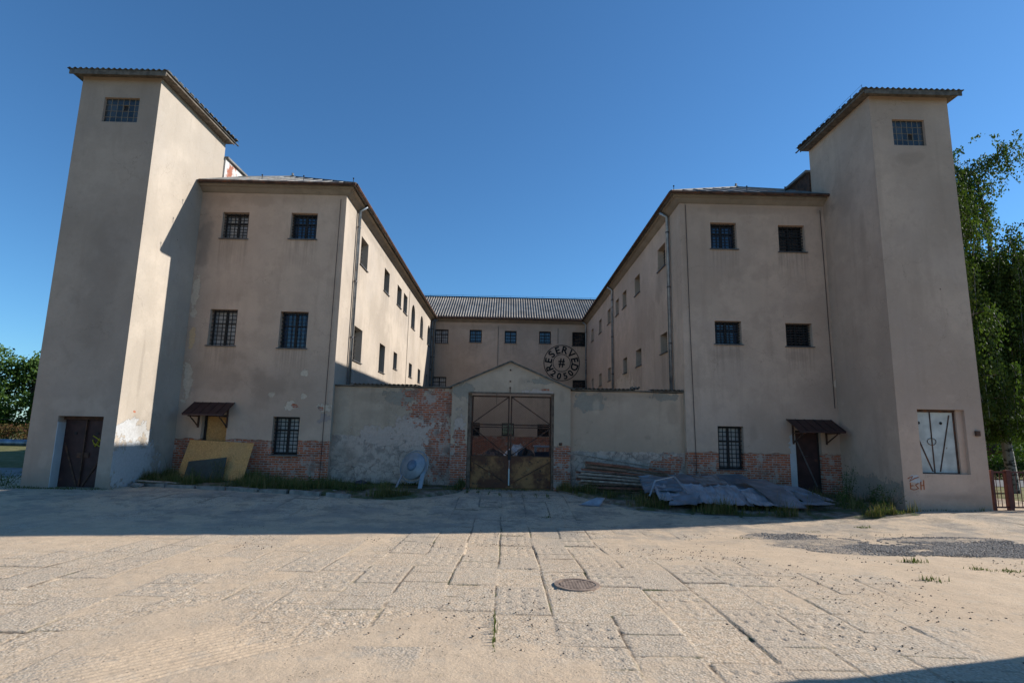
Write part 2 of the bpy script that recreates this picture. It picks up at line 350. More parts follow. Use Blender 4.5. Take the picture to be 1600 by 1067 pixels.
# --- right wing front wall
pr = [(11.5, 10.3, .35, .3, 'soot'), (11.63, 3.9, .08, .16, 'bare'), (11.5, 9.6, .12, .6, 'dark'), (9, 10.3, 2.4, .22, 'smear'), (7.9, 4.85, .55, .25, 'dark'), (10.45, 4.8, .5, .22, 'dark'),
      (8.6, 2.2, .18, .45, 'dark'), (9.0, 7.0, 1.2, 1.2, 'lightp'), (11.2, .5, .5, .35, 'grey'), (10.0, 1.55, .13, .5, 'white')]
hFR = [(7.40, 8.36, 8.74, 9.75), (9.91, 10.89, 8.68, 9.71), (7.42, 8.38, 5.20, 6.05), (9.97, 10.92, 5.17, 6.02), (7.38, 8.28, .84, 2.31), (10.08, 10.98, .02, 2.22)]
M_FR = plaster('right wing front render', (0.548, 0.387, 0.287), 'X', dado=(1.40, .80), patches=pr, sills=hFR[:5])  # shaded front again: warmer base than the sunlit walls
mb = MB(F); wall(mb, XR, 11.64, -.3, WALLH, hFR, .34); mb.build('wall', M_FR, B, label='right wing front wall with brick band along its foot')
for k, h in enumerate(hFR[:5]):
    window(F, *h, glass=[GLASSB, GLASS, GLASSB, GLASS, GLASSW][k], bars=(6, 9) if k < 4 else (6, 10))
# --- inner walls
def up(*a): return a
hIL = [(21.82, 22.98, 8.57, 9.75), (26.23, 27.41, 8.6, 9.74), (29.48, 30.71, 8.66, 9.77), (31.37, 32.57, 8.67, 9.78), (34.16, 35.52, 8.29, 9.83, 1), (37.75, 39.06, 8.3, 9.85, 1), (41.29, 42.69, 8.33, 9.86, 1),
       (21.62, 22.87, 4.62, 5.99), (26.09, 27.28, 4.65, 6.0), (29.38, 30.36, 5.16, 6.06), (34.13, 35.22, 5.18, 6.04), (37.65, 38.71, 5.14, 6.06), (41.46, 42.34, 5.18, 6.06),
       (22, 23, 1.3, 2.5), (26.2, 27.2, 1.3, 2.5), (30, 31, 1.3, 2.5), (35, 36, 1.3, 2.5), (39, 40, 1.3, 2.5)]
hIR = [(21.47, 22.59, 8.7, 9.66), (25.76, 26.82, 8.69, 9.6), (28.75, 29.75, 8.7, 9.58), (30.77, 31.69, 8.69, 9.6), (33.3, 34.29, 8.68, 9.59), (36.51, 37.54, 8.66, 9.58), (39.96, 41.0, 8.65, 9.55),
       (21.49, 22.45, 5.2, 5.99), (25.7, 26.79, 5.17, 5.97), (28.8, 29.76, 5.14, 5.95), (33.37, 34.31, 5.13, 5.93), (36.63, 37.65, 5.1, 5.9), (40.04, 40.9, 5.15, 5.88),
       (22, 23, 1.3, 2.5), (26.2, 27.2, 1.3, 2.5), (30, 31, 1.3, 2.5), (35, 36, 1.3, 2.5)]
M_IL = plaster('left wing yard render', (0.439, 0.366, 0.292), 'Y', dado=(1.5, .5), patches=[(30, 7.2, 3, 1, 'lightp'), (24, 10.2, 4, .25, 'smear')], wear=.7, sills=hIL[:13])  # sunlit copy of the render, base cooler than on shaded walls
M_IR = plaster('right wing yard render', (0.567, 0.421, 0.311), 'Y', dado=(1.5, .5), patches=[(29.6, 4.2, 1.9, 1.0, 'ochre'), (30, 4.3, 2.2, .8, 'bare'), (26, 4.4, .4, .6, 'dark'), (22, 4.3, .35, .8, 'dark'), (22.6, 8, .6, .9, 'smear'), (25, 7, 3, 1.2, 'smear')], wear=1.1, sills=hIR[:13])  # shaded copy of the render, base lightened and warmed
FI = fr('X', XL, -1); mb = MB(FI); wall(mb, YF, YB, -.3, WALLH, hIL, .43); mb.build('wall', M_IL, B, label='sunlit yard wall of the left wing')
for h in hIL: window(FI, *h[:4], depth=.42, glass=random.choice((GLASS, GLASSW, GLASS)), bars=(random.choice((4, 5)), random.choice((6, 7, 8))), grille_d=.26)
FJ = fr('X', XR, 1); mb = MB(FJ); wall(mb, YF, YB, -.3, WALLH, hIR, .43); mb.build('wall', M_IR, B, label='shaded yard wall of the right wing')
for h in hIR: window(FJ, *h[:4], depth=.42, glass=random.choice((GLASS, GLASSW, GLASS)), bars=(random.choice((4, 5)), random.choice((6, 7, 8))), grille_d=.26)
# --- rear range
hB = [(-5.79, -4.70, 8.74, 9.86), (-3.02, -2.05, 8.86, 9.88), (-.23, .71, 8.85, 9.85), (2.51, 3.44, 8.88, 9.87), (5.14, 6.22, 8.73, 9.86),
      (-5.84, -4.74, 4.95, 6.08), (5.17, 6.22, 4.95, 6.04), (-2.95, -2.0, 1.62, 2.57), (-.3, .64, 1.66, 2.59), (2.45, 3.37, 1.66, 2.56)]
M_BK = plaster('rear range render', (0.567, 0.416, 0.300), 'X', dado=(1.55, .8), patches=[(-2, 10.1, 3, .3, 'smear'), (3.9, 2.4, .5, .9, 'bare'), (-1, 8, 2, 1.4, 'lightp')], wear=.9, sills=hB[:5])  # in shade, so the base is warmed like the wing fronts
FB = fr('Y', YB, 1); mb = MB(FB); wall(mb, XL, XR, -.3, WALLH, hB, .3); mb.build('wall', M_BK, B, label='rear range wall facing the yard with a painted round emblem')
for k, h in enumerate(hB): window(FB, *h, depth=.2, glass=[GLASSW, GLASSB, GLASSB, GLASSB, GLASS, GLASSW, GLASS, GLASS, GLASS, GLASS][k], bars=(7, 4), grille_d=.08)
# outer, unseen sides close the shell
mb = MB()
mb.quad((-13.5, 20.6, -.3), (-13.5, 52, -.3), (-13.5, 52, WALLH), (-13.5, 20.6, WALLH)); mb.quad((13.85, 20.1, -.3), (13.85, 52, -.3), (13.85, 52, WALLH), (13.85, 20.1, WALLH))
mb.quad((-13.5, 52, -.3), (13.85, 52, -.3), (13.85, 52, WALLH), (-13.5, 52, WALLH))
mb.build('wall', M_BK, B)

# --- eaves and roofs
EZ, TN = 10.76, .516
def roofwing(name, x0, x1, y0, y1, xr, yr, zr):
    m = MB(); th = .05
    a, b, c, d = (x0, y0, EZ), (x1, y0, EZ), (x1, y1, EZ), (x0, y1, EZ); r0, r1 = (xr, yr, zr), (xr, y1 - 4, zr)
    m.quad(a, b, r0); m.quad(b, c, r1, r0); m.quad(c, d, r1); m.quad(d, a, r0, r1)
    dn = lambda p: (p[0], p[1], p[2] - th)
    for p, q in ((a, b), (b, c), (c, d), (d, a)): m.quad(dn(p), dn(q), q, p)
    m.quad(dn(a), dn(d), dn(c), dn(b))
    o = m.build(name, TIN, B)
    s = MB()        # standing seams and ridge cap
    n = int((x1 - x0) / .62)
    for k in range(1, n):
        x = x0 + (x1 - x0) * k / n; t = 1 - abs(x - xr) / ((xr - x0) if x < xr else (x1 - xr)); yy = y0 + (yr - y0) * t; zz = EZ + (zr - EZ) * t
        s.beam((x, y0, EZ + .02), (x, yy, zz + .02), .02, .04)
    for sx in (x0, x1):
        s.beam((sx, y0, EZ + .01), (xr, yr, zr + .02), .10, .05)
        for k in range(int((y1 - y0) / .62)):
            y = y0 + .62 * (k + 1); t = min(1, (y - y0) / (yr - y0)); s.beam((sx, y, EZ + .02), (sx + (xr - sx) * t, y, EZ + (zr - EZ) * t + .02), .02, .04)
    s.beam((xr, yr - .05, zr + .03), (xr, y1 - 4, zr + .03), .16, .06); s.tube([(xr, yr, zr), (xr, yr, zr + .18)], .05, 5)
    s.build('seam', TIN, o); return o
roofwing('roof', -13.8, XL + .42, 19.08, 52.4, -9.78, 23.5, 13.02)
roofwing('roof', XR - .42, 14.1, 19.08, 52.4, 10.15, 23.5, 13.02)
# cornice: coved plaster under the eave
def cornice(F, u0, u1, m0=0, m1=0):
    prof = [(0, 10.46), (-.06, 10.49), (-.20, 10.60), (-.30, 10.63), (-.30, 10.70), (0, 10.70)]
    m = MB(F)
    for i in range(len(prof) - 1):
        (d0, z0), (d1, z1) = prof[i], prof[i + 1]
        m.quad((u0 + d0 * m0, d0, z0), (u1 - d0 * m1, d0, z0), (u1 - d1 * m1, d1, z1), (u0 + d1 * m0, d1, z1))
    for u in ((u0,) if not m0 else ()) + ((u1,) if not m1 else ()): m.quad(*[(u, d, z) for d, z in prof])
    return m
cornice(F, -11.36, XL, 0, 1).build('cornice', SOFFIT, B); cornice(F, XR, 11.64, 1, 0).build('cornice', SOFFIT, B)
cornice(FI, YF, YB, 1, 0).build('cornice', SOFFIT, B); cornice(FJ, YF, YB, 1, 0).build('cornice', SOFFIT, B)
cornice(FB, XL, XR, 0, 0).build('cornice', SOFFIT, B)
def gutter(pts):
    m = MB(); m.tube(pts, .055, 6); return m.build('gutter', RUST, B)
gutter([(-11.3, 19.06, 10.73), (XL + .43, 19.06, 10.72)]); gutter([(XR - .43, 19.06, 10.72), (11.9, 19.06, 10.73)])
gutter([(XL + .45, 19.1, 10.72), (XL + .45, 43.1, 10.70)]); gutter([(XR - .45, 19.1, 10.72), (XR - .45, 43.1, 10.70)])
def corrugated(mb, x0, x1, p0, p1, pitch=.177, amp=.026, seg=6, th=.01):
    """p0=(y,z) low edge, p1=(y,z) high edge; waves run along the slope"""
    n = int((x1 - x0) / pitch * seg); n0 = len(mb.v); L = max(1, int(abs(p1[0] - p0[0]) / 1.2))
    for side in (0, 1):
        for j in range(L + 1):
            t = j / L; y = p0[0] + (p1[0] - p0[0]) * t; z = p0[1] + (p1[1] - p0[1]) * t
            for i in range(n + 1):
                x = x0 + (x1 - x0) * i / n; mb.v.append(mb.P((x, y, z + amp * math.sin(2 * math.pi * (x - x0) / pitch) - side * th)))
    W = n + 1; H = (L + 1) * W
    for side in (0, 1):
        for j in range(L):
            for i in range(n):
                a = n0 + side * H + j * W + i; mb.f.append((a, a + 1, a + W + 1, a + W))
    for j in (0, L):
        for i in range(n):
            a = n0 + j * W + i; mb.f.append((a, a + 1, a + 1 + H, a + H))
m = MB(); corrugated(m, -10.2, 10.8, (43.02, 10.84), (47.35, 13.42), .205, .042, 8); m.build('roof', CORR, B, smooth=True, label='corrugated grey roof of the rear range')
m = MB(); corrugated(m, -10.2, 10.8, (51.8, 10.84), (47.40, 13.42), .205, .042, 4); m.build('roof', CORR, B, smooth=True)
m = MB(); m.tube([(XL, 43.0, 10.74), (XR, 43.0, 10.73)], .07, 6); m.build('gutter', RUST, B)
m = MB(); m.tube([(-10, 47.37, 13.62), (10.6, 47.37, 13.62)], .012, 4)
for k in range(15): m.tube([(-9.6 + 1.4 * k, 47.37, 13.4), (-9.6 + 1.4 * k, 47.37, 13.64)], .012, 4)
m.tube([(-10.1, 47.37, 13.46), (10.7, 47.37, 13.46)], .06, 5); m.build('ridge_cap', DARKMETAL, B)

# --- towers
def tower(x0, x1, y0, y1, inner, hole_w, hole_d, mats, door):
    fm, sm = mats
    Ff = fr('Y', y0, 1); m = MB(Ff); wall(m, x0, x1, -.3, 13.03, [hole_w, hole_d], .34); m.build('tower_wall', fm, B)
    m = MB(); zz = 13.03
    xi = x1 if inner > 0 else x0; xo = x0 if inner > 0 else x1
    m.quad((xi, y0, -.3), (xi, y1, -.3), (xi, y1, zz), (xi, y0, zz)); m.build('tower_wall', sm, B)
    m = MB(); m.quad((xo, y0, -.3), (xo, y1, -.3), (xo, y1, zz), (xo, y0, zz)); m.quad((x0, y1, 0), (x1, y1, 0), (x1, y1, zz), (x0, y1, zz)); m.build('tower_wall', sm, B)
    # glass block window
    a, b, c, d = hole_w[:4]; w_ = MB(Ff)
    nx, nz = 6, 4
    w_.quad((a, .13, c), (b, .13, c), (b, .13, d), (a, .13, d)); o = w_.build('window', FRAME, B, label='glass block window high on the tower')
    gb = MB(Ff)
    for i in range(nx):
        for j in range(nz):
            if (i, j) in ((3, 2),) and inner > 0 or (i, j) == (3, 1) and inner < 0: continue
            u0 = a + (b - a) * i / nx + .012; u1 = a + (b - a) * (i + 1) / nx - .012; z0 = c + (d - c) * j / nz + .012; z1 = c + (d - c) * (j + 1) / nz - .012
            gb.box(u0, u1, .09, .125, z0, z1)
    gb.build('glass_block', BLOCKG, o)
    gm = MB(Ff)
    for i in range(1, nx): u = a + (b - a) * i / nx; gm.box(u - .008, u + .008, .085, .128, c, d)
    for j in range(1, nz): z = c + (d - c) * j / nz; gm.box(a, b, .087, .128, z - .006, z + .006)
    gm.build('mortar_grid', SOFFIT, o)
    # roof
    X0, X1, Y0, Y1 = x0 - (.12 if inner > 0 else .30), x1 + (.34 if inner > 0 else .12), y0 - .33, y1 + .33
    if inner < 0: X0 = x0 - .34; X1 = x1 + .3
    else: X0 = x0 - .26
    fs = MB(); fs.box(X0 + .03, X1 - .03, Y0 + .03, Y0 + .06, 12.93, 13.08); fs.box(X0 + .03, X0 + .06, Y0 + .06, Y1 - .25, 13.02, 13.12); fs.box(X1 - .06, X1 - .03, Y0 + .06, Y1 - .25, 13.02, 13.12)
    fs.box(X0 + .06, X1 - .06, Y0 + .06, Y1 - .3, 13.03, 13.055); fs.build('fascia', WOODG, B, label='weathered boarding under the tower roof')
    r = MB(); corrugated(r, X0, X1, (Y0, 13.12), (Y1, 13.30), .177, .026, 6); ro = r.build('tower_roof', CORRD, B, smooth=True)
    for sx in (X0, X1):
        ed = MB()
        for k in range(int((Y1 - Y0) / .32)):
            y = Y0 + .32 * (k + .5); z = 13.13 + .17 * (y - Y0) / (Y1 - Y0); ed.box(sx - .02, sx + .02, y - .09, y + .09, z - .01, z + .025)
        ed.box(sx - .028, sx + .028, Y0, Y1, 13.1, 13.12); ed.build('roof_edge', CORRD, ro)
def blockmat():
    t = NT('glass blocks'); g = t.t.nodes.new('ShaderNodeNewGeometry').outputs['Random Per Island']
    c = t.mix(g, (.014, .016, .017), (.055, .06, .062)); t.bump(t.noise(12, 2), .5, .02); return t.done(c, .25, 0, .5)
BLOCKG = blockmat()
M_TLF = plaster('left tower front render', (0.433, 0.327, 0.256), 'X', patches=[(-13.35, .9, .13, .35, 'lightp'), (-12.9, 1.7, .3, .3, 'lightp'), (-12.5, 2.5, .9, .3, 'lightp'), (-11.55, .75, .14, .45, 'lightp'), (-12.5, 6, .7, 3, 'smear')], wear=.8)
M_TLS = plaster('left tower side render', (0.462, 0.392, 0.317), 'Y', patches=[(20.4, 9.2, .55, .7, 'dark'), (20.1, 10.6, .4, .4, 'soot'), (17.3, 1.75, .75, .34, 'white'), (17.2, .8, 1.3, .75, 'white'), (18.2, 2.0, .9, .9, 'dark'), (17.3, 3.8, .08, 1.2, 'dark'), (17.25, 2.35, .06, .05, 'brick'), (18.7, .7, .9, .6, 'dark')], wear=.8)  # sunlit face, cooler base than the shaded tower faces
M_TRF = plaster('right tower front render', (0.538, 0.382, 0.287), 'X', patches=[(12.1, .72, .35, .3, 'lightp'), (13.0, .6, .8, .3, 'lightp'), (12.0, .85, .16, .09, 'white'), (12.8, 10.9, .7, .25, 'smear'), (13.2, .35, .9, .12, 'smear'), (13.98, 2.2, .16, .14, 'smear')], wear=.8)
M_TRS = plaster('right tower side render', (0.538, 0.377, 0.276), 'Y', patches=[(19.3, 9.9, .9, .5, 'lightp'), (19.4, 10.3, .7, .8, 'soot'), (19.5, 8.4, .35, 1.3, 'dark'), (18.3, 10.5, .8, .8, 'smear'), (17.4, 8.6, .2, .8, 'smear'), (18.4, .45, 1.9, .38, 'grey')], wear=.9)
tower(-13.88, -11.36, 16.53, 20.68, 1, (-13.10, -11.98, 11.48, 12.32), (-13.08, -11.76, 0.05, 2.18), (M_TLF, M_TLS), 0)
tower(11.64, 14.2, 16.53, 20.16, -1, (12.33, 13.38, 11.33, 12.23), (12.24, 13.66, 1.0, 2.88), (M_TRF, M_TRS), 1)
# link boxes behind the towers
RUSTW = simple('sunlit rusty sheet', (.52, .50, .47), .6, .1, var=.2, scale=3, rust=((.30, .10, .05), 1.6, .5))  # sun's white put into the sheet colour; the rust is its own
m = MB(); m.box(-13.4, -11.3, 20.70, 22.7, 10.9, 12.42); o = m.build('roof_link', RUSTW, B, label='small rusty link box between left tower and roof, whitened as if sunlit')
m = MB(); m.box(-13.5, -11.2, 20.69, 22.8, 12.422, 12.50); m.build('cover', TIN, o)
m = MB(); m.box(11.58, 13.8, 20.18, 22.2, 10.9, 12.16); o = m.build('roof_link', RUST, B, label='small link box between right tower and roof, darkened for shade')  # dark steel carries the shade of this side in its colour
m = MB(); m.box(11.46, 13.9, 20.17, 22.35, 12.162, 12.25); m.build('cover', TIN, o)

# --- doors
Ft = fr('Y', 16.53, 1)
def graff(F, strokes, r, name, mat, parent, d=-.012):
    m = MB(F)
    for st in strokes:
        m.tube([(u, d, z) for u, z in st], r, 5)
    return m.build(name, mat, parent)
ORANGE = simple('orange spray paint', (.42, .10, .02), .7, scale=20); YEL = simple('yellow spray paint', (.35, .30, .02), .7, scale=20)
WHITEP = simple('dirty white door paint', (.50, .50, .46), .6, .05, var=.22, scale=3, rust=((.2, .12, .07), 6, .66)); WHITEJ = plaster('whitewashed jamb', (.50, .50, .50))
# left tower double door
d = MB(Ft); d.box(-13.06, -12.42, .30, .335, .05, 2.08); d.box(-12.40, -11.78, .30, .335, .05, 2.08)
dr = d.build('door', MAROON, B, label='maroon steel double door of the left tower')
d = MB(Ft); d.box(-13.07, -11.77, .22, .335, 2.085, 2.17); d.box(-12.425, -12.395, .24, .30, .05, 2.08)
d.beam((-13.0, .285, 1.4), (-12.5, .285, .15), .05, .02, (0, 1, 0)); d.beam((-11.84, .285, 1.05), (-12.36, .285, .15), .05, .02, (0, 1, 0)); d.box(-12.6, -12.25, .27, .297, .98, 1.12); d.build('brace', RUST, dr)
d = MB(Ft)
for u in (-12.72, -12.08): d.tube([(u, .292, 1.68), (u, .28, 1.68)], .045, 8)
d.build('peephole', DARKMETAL, dr)
graff(Ft, [[(-12.2, 1.5), (-12.1, 1.3), (-12.0, 1.55)], [(-12.05, 1.35), (-11.92, 1.6), (-11.88, 1.3)], [(-12.2, 1.62), (-11.9, 1.45)], [(-12.15, 1.4), (-11.9, 1.28)]], .016, 'graffiti', YEL, dr, .285)
jm = MB(Ft); jm.box(-13.081, -13.06, .003, .30, .05, 2.0); jm.build('door_jamb', WHITEJ, B)
# right tower hatch
d = MB(Ft); d.box(12.26, 12.72, .18, .22, 1.03, 2.80); d.box(12.75, 13.42, .18, .22, 1.03, 2.80); dr = d.build('hatch', WHITEP, B, label='dirty white two leaf steel hatch of the right tower')
d = MB(Ft); d.box(12.25, 13.5, .15, .23, 2.80, 2.875); d.box(12.72, 12.75, .165, .215, 1.03, 2.80); d.box(13.42, 13.47, .16, .23, 1.0, 2.80); d.box(12.25, 13.42, .17, .23, 1.0, 1.03)
d.beam((12.3, .172, 2.1), (12.68, .172, 1.06), .035, .015, (0, 1, 0)); d.beam((13.32, .172, 2.72), (12.9, .172, 1.06), .03, .015, (0, 1, 0)); d.build('brace', RUST, dr)
d = MB(Ft); d.tube([(12.72 + .13 * math.cos(a), .165, 1.93 + .10 * math.sin(a)) for a in [k * .35 for k in range(19)]], .009, 5); d.build('handle', RUST, dr)
d = MB(Ft)
for u in (12.38, 13.05): d.tube([(u, .178, 2.48), (u, .168, 2.48)], .045, 8)
d.build('peephole', DARKMETAL, dr)
fl = MB(Ft); fl.box(13.47, 13.66, .1, .33, 1.0, 2.875); fl.build('reveal_infill', M_TRF, B)
graff(Ft, [[(11.78, .86), (11.93, .93), (11.83, .78), (11.97, .86), (12.1, .9)], [(11.84, .74), (11.84, .56), (11.95, .54)], [(11.84, .65), (11.92, .66)], [(11.98, .55), (12.07, .58), (11.99, .68), (12.08, .73)], [(12.14, .54), (12.15, .78)], [(12.15, .66), (12.24, .68)], [(12.24, .82), (12.23, .55)]], .014, 'graffiti', ORANGE, B, -.004)
m = MB(Ft); m.box(13.9, 14.02, -.07, -.002, 2.12, 2.27); m.build('meter_box', RUST, B)
# wing doors
OSB = None
def osbmat():
    t = NT('chipboard'); v = t.vor(38, vec=t.vscale(t.pos, (1, .3, 1)), out='Color'); s_ = t.sep(v)[0]
    c = t.mix(s_, (.66, .36, .13), (.46, .23, .08)); c = t.mix(t.smooth(t.noise(2, 4), .45, .7, 0, .35), c, (.45, .28, .13)); t.bump(s_, .3, .004); return t.done(c, .8, 0, .25)
OSB = osbmat()
d = MB(F); d.box(-10.42, -9.64, .24, .27, .2, 2.30); dr = d.build('door', OSB, B, label='boarded up doorway closed with orange chipboard')
d = MB(F); d.box(-10.499, -10.42, .2, .3, .2, 2.34); d.box(-9.64, -9.622, .2, .3, .2, 2.34); d.box(-10.42, -9.64, .2, .3, 2.30, 2.35); d.build('door_frame', FRAME, dr)
d = MB(F); d.box(10.12, 10.94, .20, .25, .04, 2.16); dr = d.build('door', MAROON, B, label='dark brown steel door of the right wing')
d = MB(F); d.box(10.082, 10.12, .16, .30, .02, 2.2); d.box(10.94, 10.978, .16, .30, .02, 2.2); d.box(10.12, 10.94, .16, .3, 2.16, 2.21); d.build('door_frame', FRAME, dr)
d = MB(F); d.beam((10.85, .192, .3), (10.2, .192, 1.9), .05, .015, (0, 1, 0)); d.tube([(10.45, .19, 1.33), (10.45, .15, 1.33), (10.56, .15, 1.33)], .012, 5); d.build('handle', SILL, dr)
jm = MB(F); jm.box(9.86, 10.075, -.012, .0, .0, 1.42); jm.build('door_jamb', WHITEJ, B)
def canopy(x0, x1, zt, zb, dep, label):
    c = MB(); th = .02
    c.quad((x0, YF, zt), (x1, YF, zt), (x1 - .0, YF - dep, zb), (x0 - .0, YF - dep, zb))
    c.quad((x0, YF - dep, zb), (x1, YF - dep, zb), (x1, YF - dep, zb - .05), (x0, YF - dep, zb - .05)); c.quad((x0, YF, zt - th), (x1, YF, zt - th), (x1, YF - dep, zb - th), (x0, YF - dep, zb - th))
    for k in range(6): x = x0 + (x1 - x0) * k / 5; c.beam((x, YF - .01, zt + .004), (x, YF - dep, zb + .004), .015, .02)
    o = c.build('canopy', BROWNTIN, B, label=label)
    for x in (x0 + .2, x1 - .2):
        b = MB(); b.box(x - .025, x + .025, YF - .05, YF - .003, zb - .45, zt - .1); b.box(x - .02, x + .02, YF - dep + .02, YF - .05, zb - .085, zb - .05); b.beam((x, YF - .04, zb - .4), (x, YF - dep + .15, zb - .09), .03, .03); b.build('bracket', RUST, o)
canopy(-10.80, -9.42, 2.78, 2.36, .72, 'brown tin canopy over the boarded doorway'); canopy(9.80, 11.36, 2.60, 2.19, .85, 'brown tin canopy over the dark door')

# --- pipes, cables, boxes
def pipe(x, y, z0, z1, sgn, r=.065):
    p = MB(); p.tube([(x + sgn * .28, y, z1 + .12), (x, y, z1 - .08), (x, y, z0)], r, 10); o = p.build('downpipe', ZINC, B, smooth=True)
    c = MB()
    for z in np.arange(z0 + .8, z1, 2.2): c.tube([(x, y, z - .03), (x, y, z + .03)], r + .012, 10)
    c.build('pipe_clamp', SILL, o)
pipe(XL + .1, 21.0, .2, 10.55, 1); pipe(XL + .1, 43.2, .2, 10.5, 1); pipe(XL + .28, 43.34, .2, 10.5, 1, .05)
pipe(XR - .1, 20.78, .2, 10.5, -1); pipe(XR - .1, 32.25, .2, 10.5, -1); pipe(XR - .1, 43.2, .2, 10.5, -1)
for pts, rr in (([(-6.25, YF - .03, 10.3), (-6.27, YF - .03, 6), (-6.3, YF - .03, .2)], .010), ([(6.49, YF - .03, 10.4), (6.52, YF - .03, 6), (6.6, YF - .03, .2)], .011), ([(11.5, YF - .03, 10.3), (11.53, YF - .03, 3)], .010),
                ([(-.75, YB - .03, 10.2), (-.75, YB - .03, 4)], .016), ([(4.0, YB - .03, 10.1), (4.0, YB - .03, 8.9)], .016), ([(XL + .03, 33.1, 10.3), (XL + .03, 33.1, 3)], .014)):
    p = MB(); p.tube(pts, rr, 4); p.build('lightning_cable', DARKMETAL, B)
p = MB()
for x, y, z in ((-11.42, 20.64, 12.0), (-11.42, 20.64, 12.6), (XL + .35, 19.0, 10.75), (XR - .35, 19.0, 10.75), (10.0, 19.0, 10.8), (8.6, 19.0, 10.8), (-9, 19.0, 10.8), (-7.5, 19.0, 10.8)): p = MB(); p.tube([(x, y, z), (x, y, z + .16)], .012, 4); p.box(x - .02, x + .02, y - .02, y + .02, z + .14, z + .18); p.build('lightning_rod', DARKMETAL, B)
p = MB()
for k in range(7): p.tube([(11.35, 16.4 + .6 * k, 13.18), (11.35, 16.4 + .6 * k, 13.34)], .006, 4)
p.tube([(11.35, 16.4, 13.33), (11.35, 20.0, 13.34)], .004, 4)
p.build('lightning_rod', DARKMETAL, B)

# --- painted emblem on the rear range
PAINT = simple('black wall paint', (.016, .015, .015), .8, scale=10)
ev, ef = [], []
def ring(cx, cz, r0, r1, y, n=96):
    k0 = len(ev)
    for i in range(n):
        a = 2 * math.pi * i / n; ev.append((cx + r0 * math.cos(a), y, cz + r0 * math.sin(a))); ev.append((cx + r1 * math.cos(a), y, cz + r1 * math.sin(a)))
    for i in range(n): j = (i + 1) % n; ef.append((k0 + 2 * i, k0 + 2 * i + 1, k0 + 2 * j + 1, k0 + 2 * j))
CX, CZ, RR, EY = 4.31, 7.37, 1.435, YB - .006
ring(CX, CZ, RR - .065, RR, EY); ring(CX, CZ, .655, .71, EY)
def glyph(ch, r, ang, rot, size, xs=1.0):
    cu = bpy.data.curves.new('g', 'FONT'); cu.body = ch; cu.size = size; cu.align_x = 'CENTER'; cu.align_y = 'CENTER'; cu.offset = .026
    ob = bpy.data.objects.new('g', cu); COL.objects.link(ob); bpy.context.view_layer.update()
    me = bpy.data.meshes.new_from_object(ob.evaluated_get(bpy.context.evaluated_depsgraph_get()))
    xx = [v.co.x for v in me.vertices]; yy = [v.co.y for v in me.vertices]; mx = (min(xx) + max(xx)) / 2; my = (min(yy) + max(yy)) / 2
    k0 = len(ev); a = math.radians(ang); q = math.radians(rot); cx = CX + r * math.cos(a); cz = CZ + r * math.sin(a)
    for v in me.vertices:
        px, py = (v.co.x - mx) * xs, v.co.y - my; ev.append((cx + px * math.cos(q) - py * math.sin(q), EY, cz + px * math.sin(q) + py * math.cos(q)))
    for f in me.polygons: ef.append(tuple(k0 + i for i in f.vertices))
    bpy.data.objects.remove(ob); bpy.data.curves.remove(cu); bpy.data.meshes.remove(me)
for ch, a in zip('RESERVED', (201.7, 170.5, 139.5, 108, 75.5, 44.5, 13, -18)): glyph(ch, 1.045, a, a - 90, .77)
for ch, a in zip('2050', (-128, -101, -74, -48)): glyph(ch, 1.06, a, a + 90, .66)
glyph('#', 0, 0, 0, .95, .85)
m = MB(); m.v = ev; m.f = ef; m.build('painted_emblem', PAINT, B, label='round black RESERVED #2050 emblem painted on the wall')

# ------------------------------------------------------------------ yard walls and gateway
PK = (.56, .42, .34)
M_WL = plaster('left yard wall render', (0.481, 0.352, 0.252), 'X', dado=(1.75, .24), pink=PK, cracks=True,
   patches=[(-3.2, 2.0, .75, .55, 'pink'), (-4.4, 1.7, .9, .35, 'pink'), (-2.5, 1.5, 1.0, 1.3, 'pink'), (-2.6, 2.85, .85, .72, 'brick'), (-2.3, 1.3, .45, .95, 'brick'), (-3.6, 3.1, .7, .28, 'grey'), (-5.6, .8, .55, .8, 'dark'), (-4.6, 3.1, .9, .2, 'dark')], wear=1.4)
M_WR = plaster('right yard wall render', (0.553, 0.385, 0.270), 'X', dado=(1.36, .20), pink=(.56, .43, .35), cracks=True, patches=[(2.9, 3.05, .55, .32, 'grey'), (5.6, 3.3, .5, .12, 'grey'), (3.6, 3.25, .9, .2, 'dark'), (5.0, 3.3, .8, .12, 'dark'), (5.9, 2.8, .2, .5, 'dark'), (3.2, 2.9, .12, .3, 'lightp'), (5.6, .9, .5, .35, 'brick'), (5.0, 1.85, .11, .08, 'dark')], wear=1.1)
M_PT = plaster('gateway render', (0.505, 0.363, 0.257), 'X', dado=(1.5, .66), pink=PK, patches=[(-1.6, 2.1, .2, .5, 'pink'), (1.2, 3.35, .5, .13, 'pink'), (1.4, 3.45, .2, .06, 'brick'), (-1.5, 3.3, .4, .25, 'grey'), (1.3, 3.75, .5, .12, 'grey'), (-1.6, 1.7, .2, .4, 'brick'), (1.95, 3.3, .12, .25, 'dark'), (-1.6, 3.0, .3, .3, 'lightp'), (.2, 4.0, .6, .3, 'lightp')], wear=1.3)
def ywall(x0, x1, mat, label, z):
    t = thing('yard_wall', label, 'wall', ((x0 + x1) / 2, 19.85, 0)); m = MB(); N = 14
    top = [(x0 + (x1 - x0) * k / N, z + random.uniform(-.018, .018)) for k in range(N + 1)]
    m.prism([(x0, -.3), (x1, -.3)] + top[::-1], 19.7, 20.0); m.build('masonry', mat, t); return t
tL = ywall(-6.049, -1.9, M_WL, 'peeling yard wall left of the gateway with bare red brick near the gate', 3.44)
tR = ywall(2.27, 6.279, M_WR, 'plain grey yard wall right of the gateway behind the plank stack', 3.44)
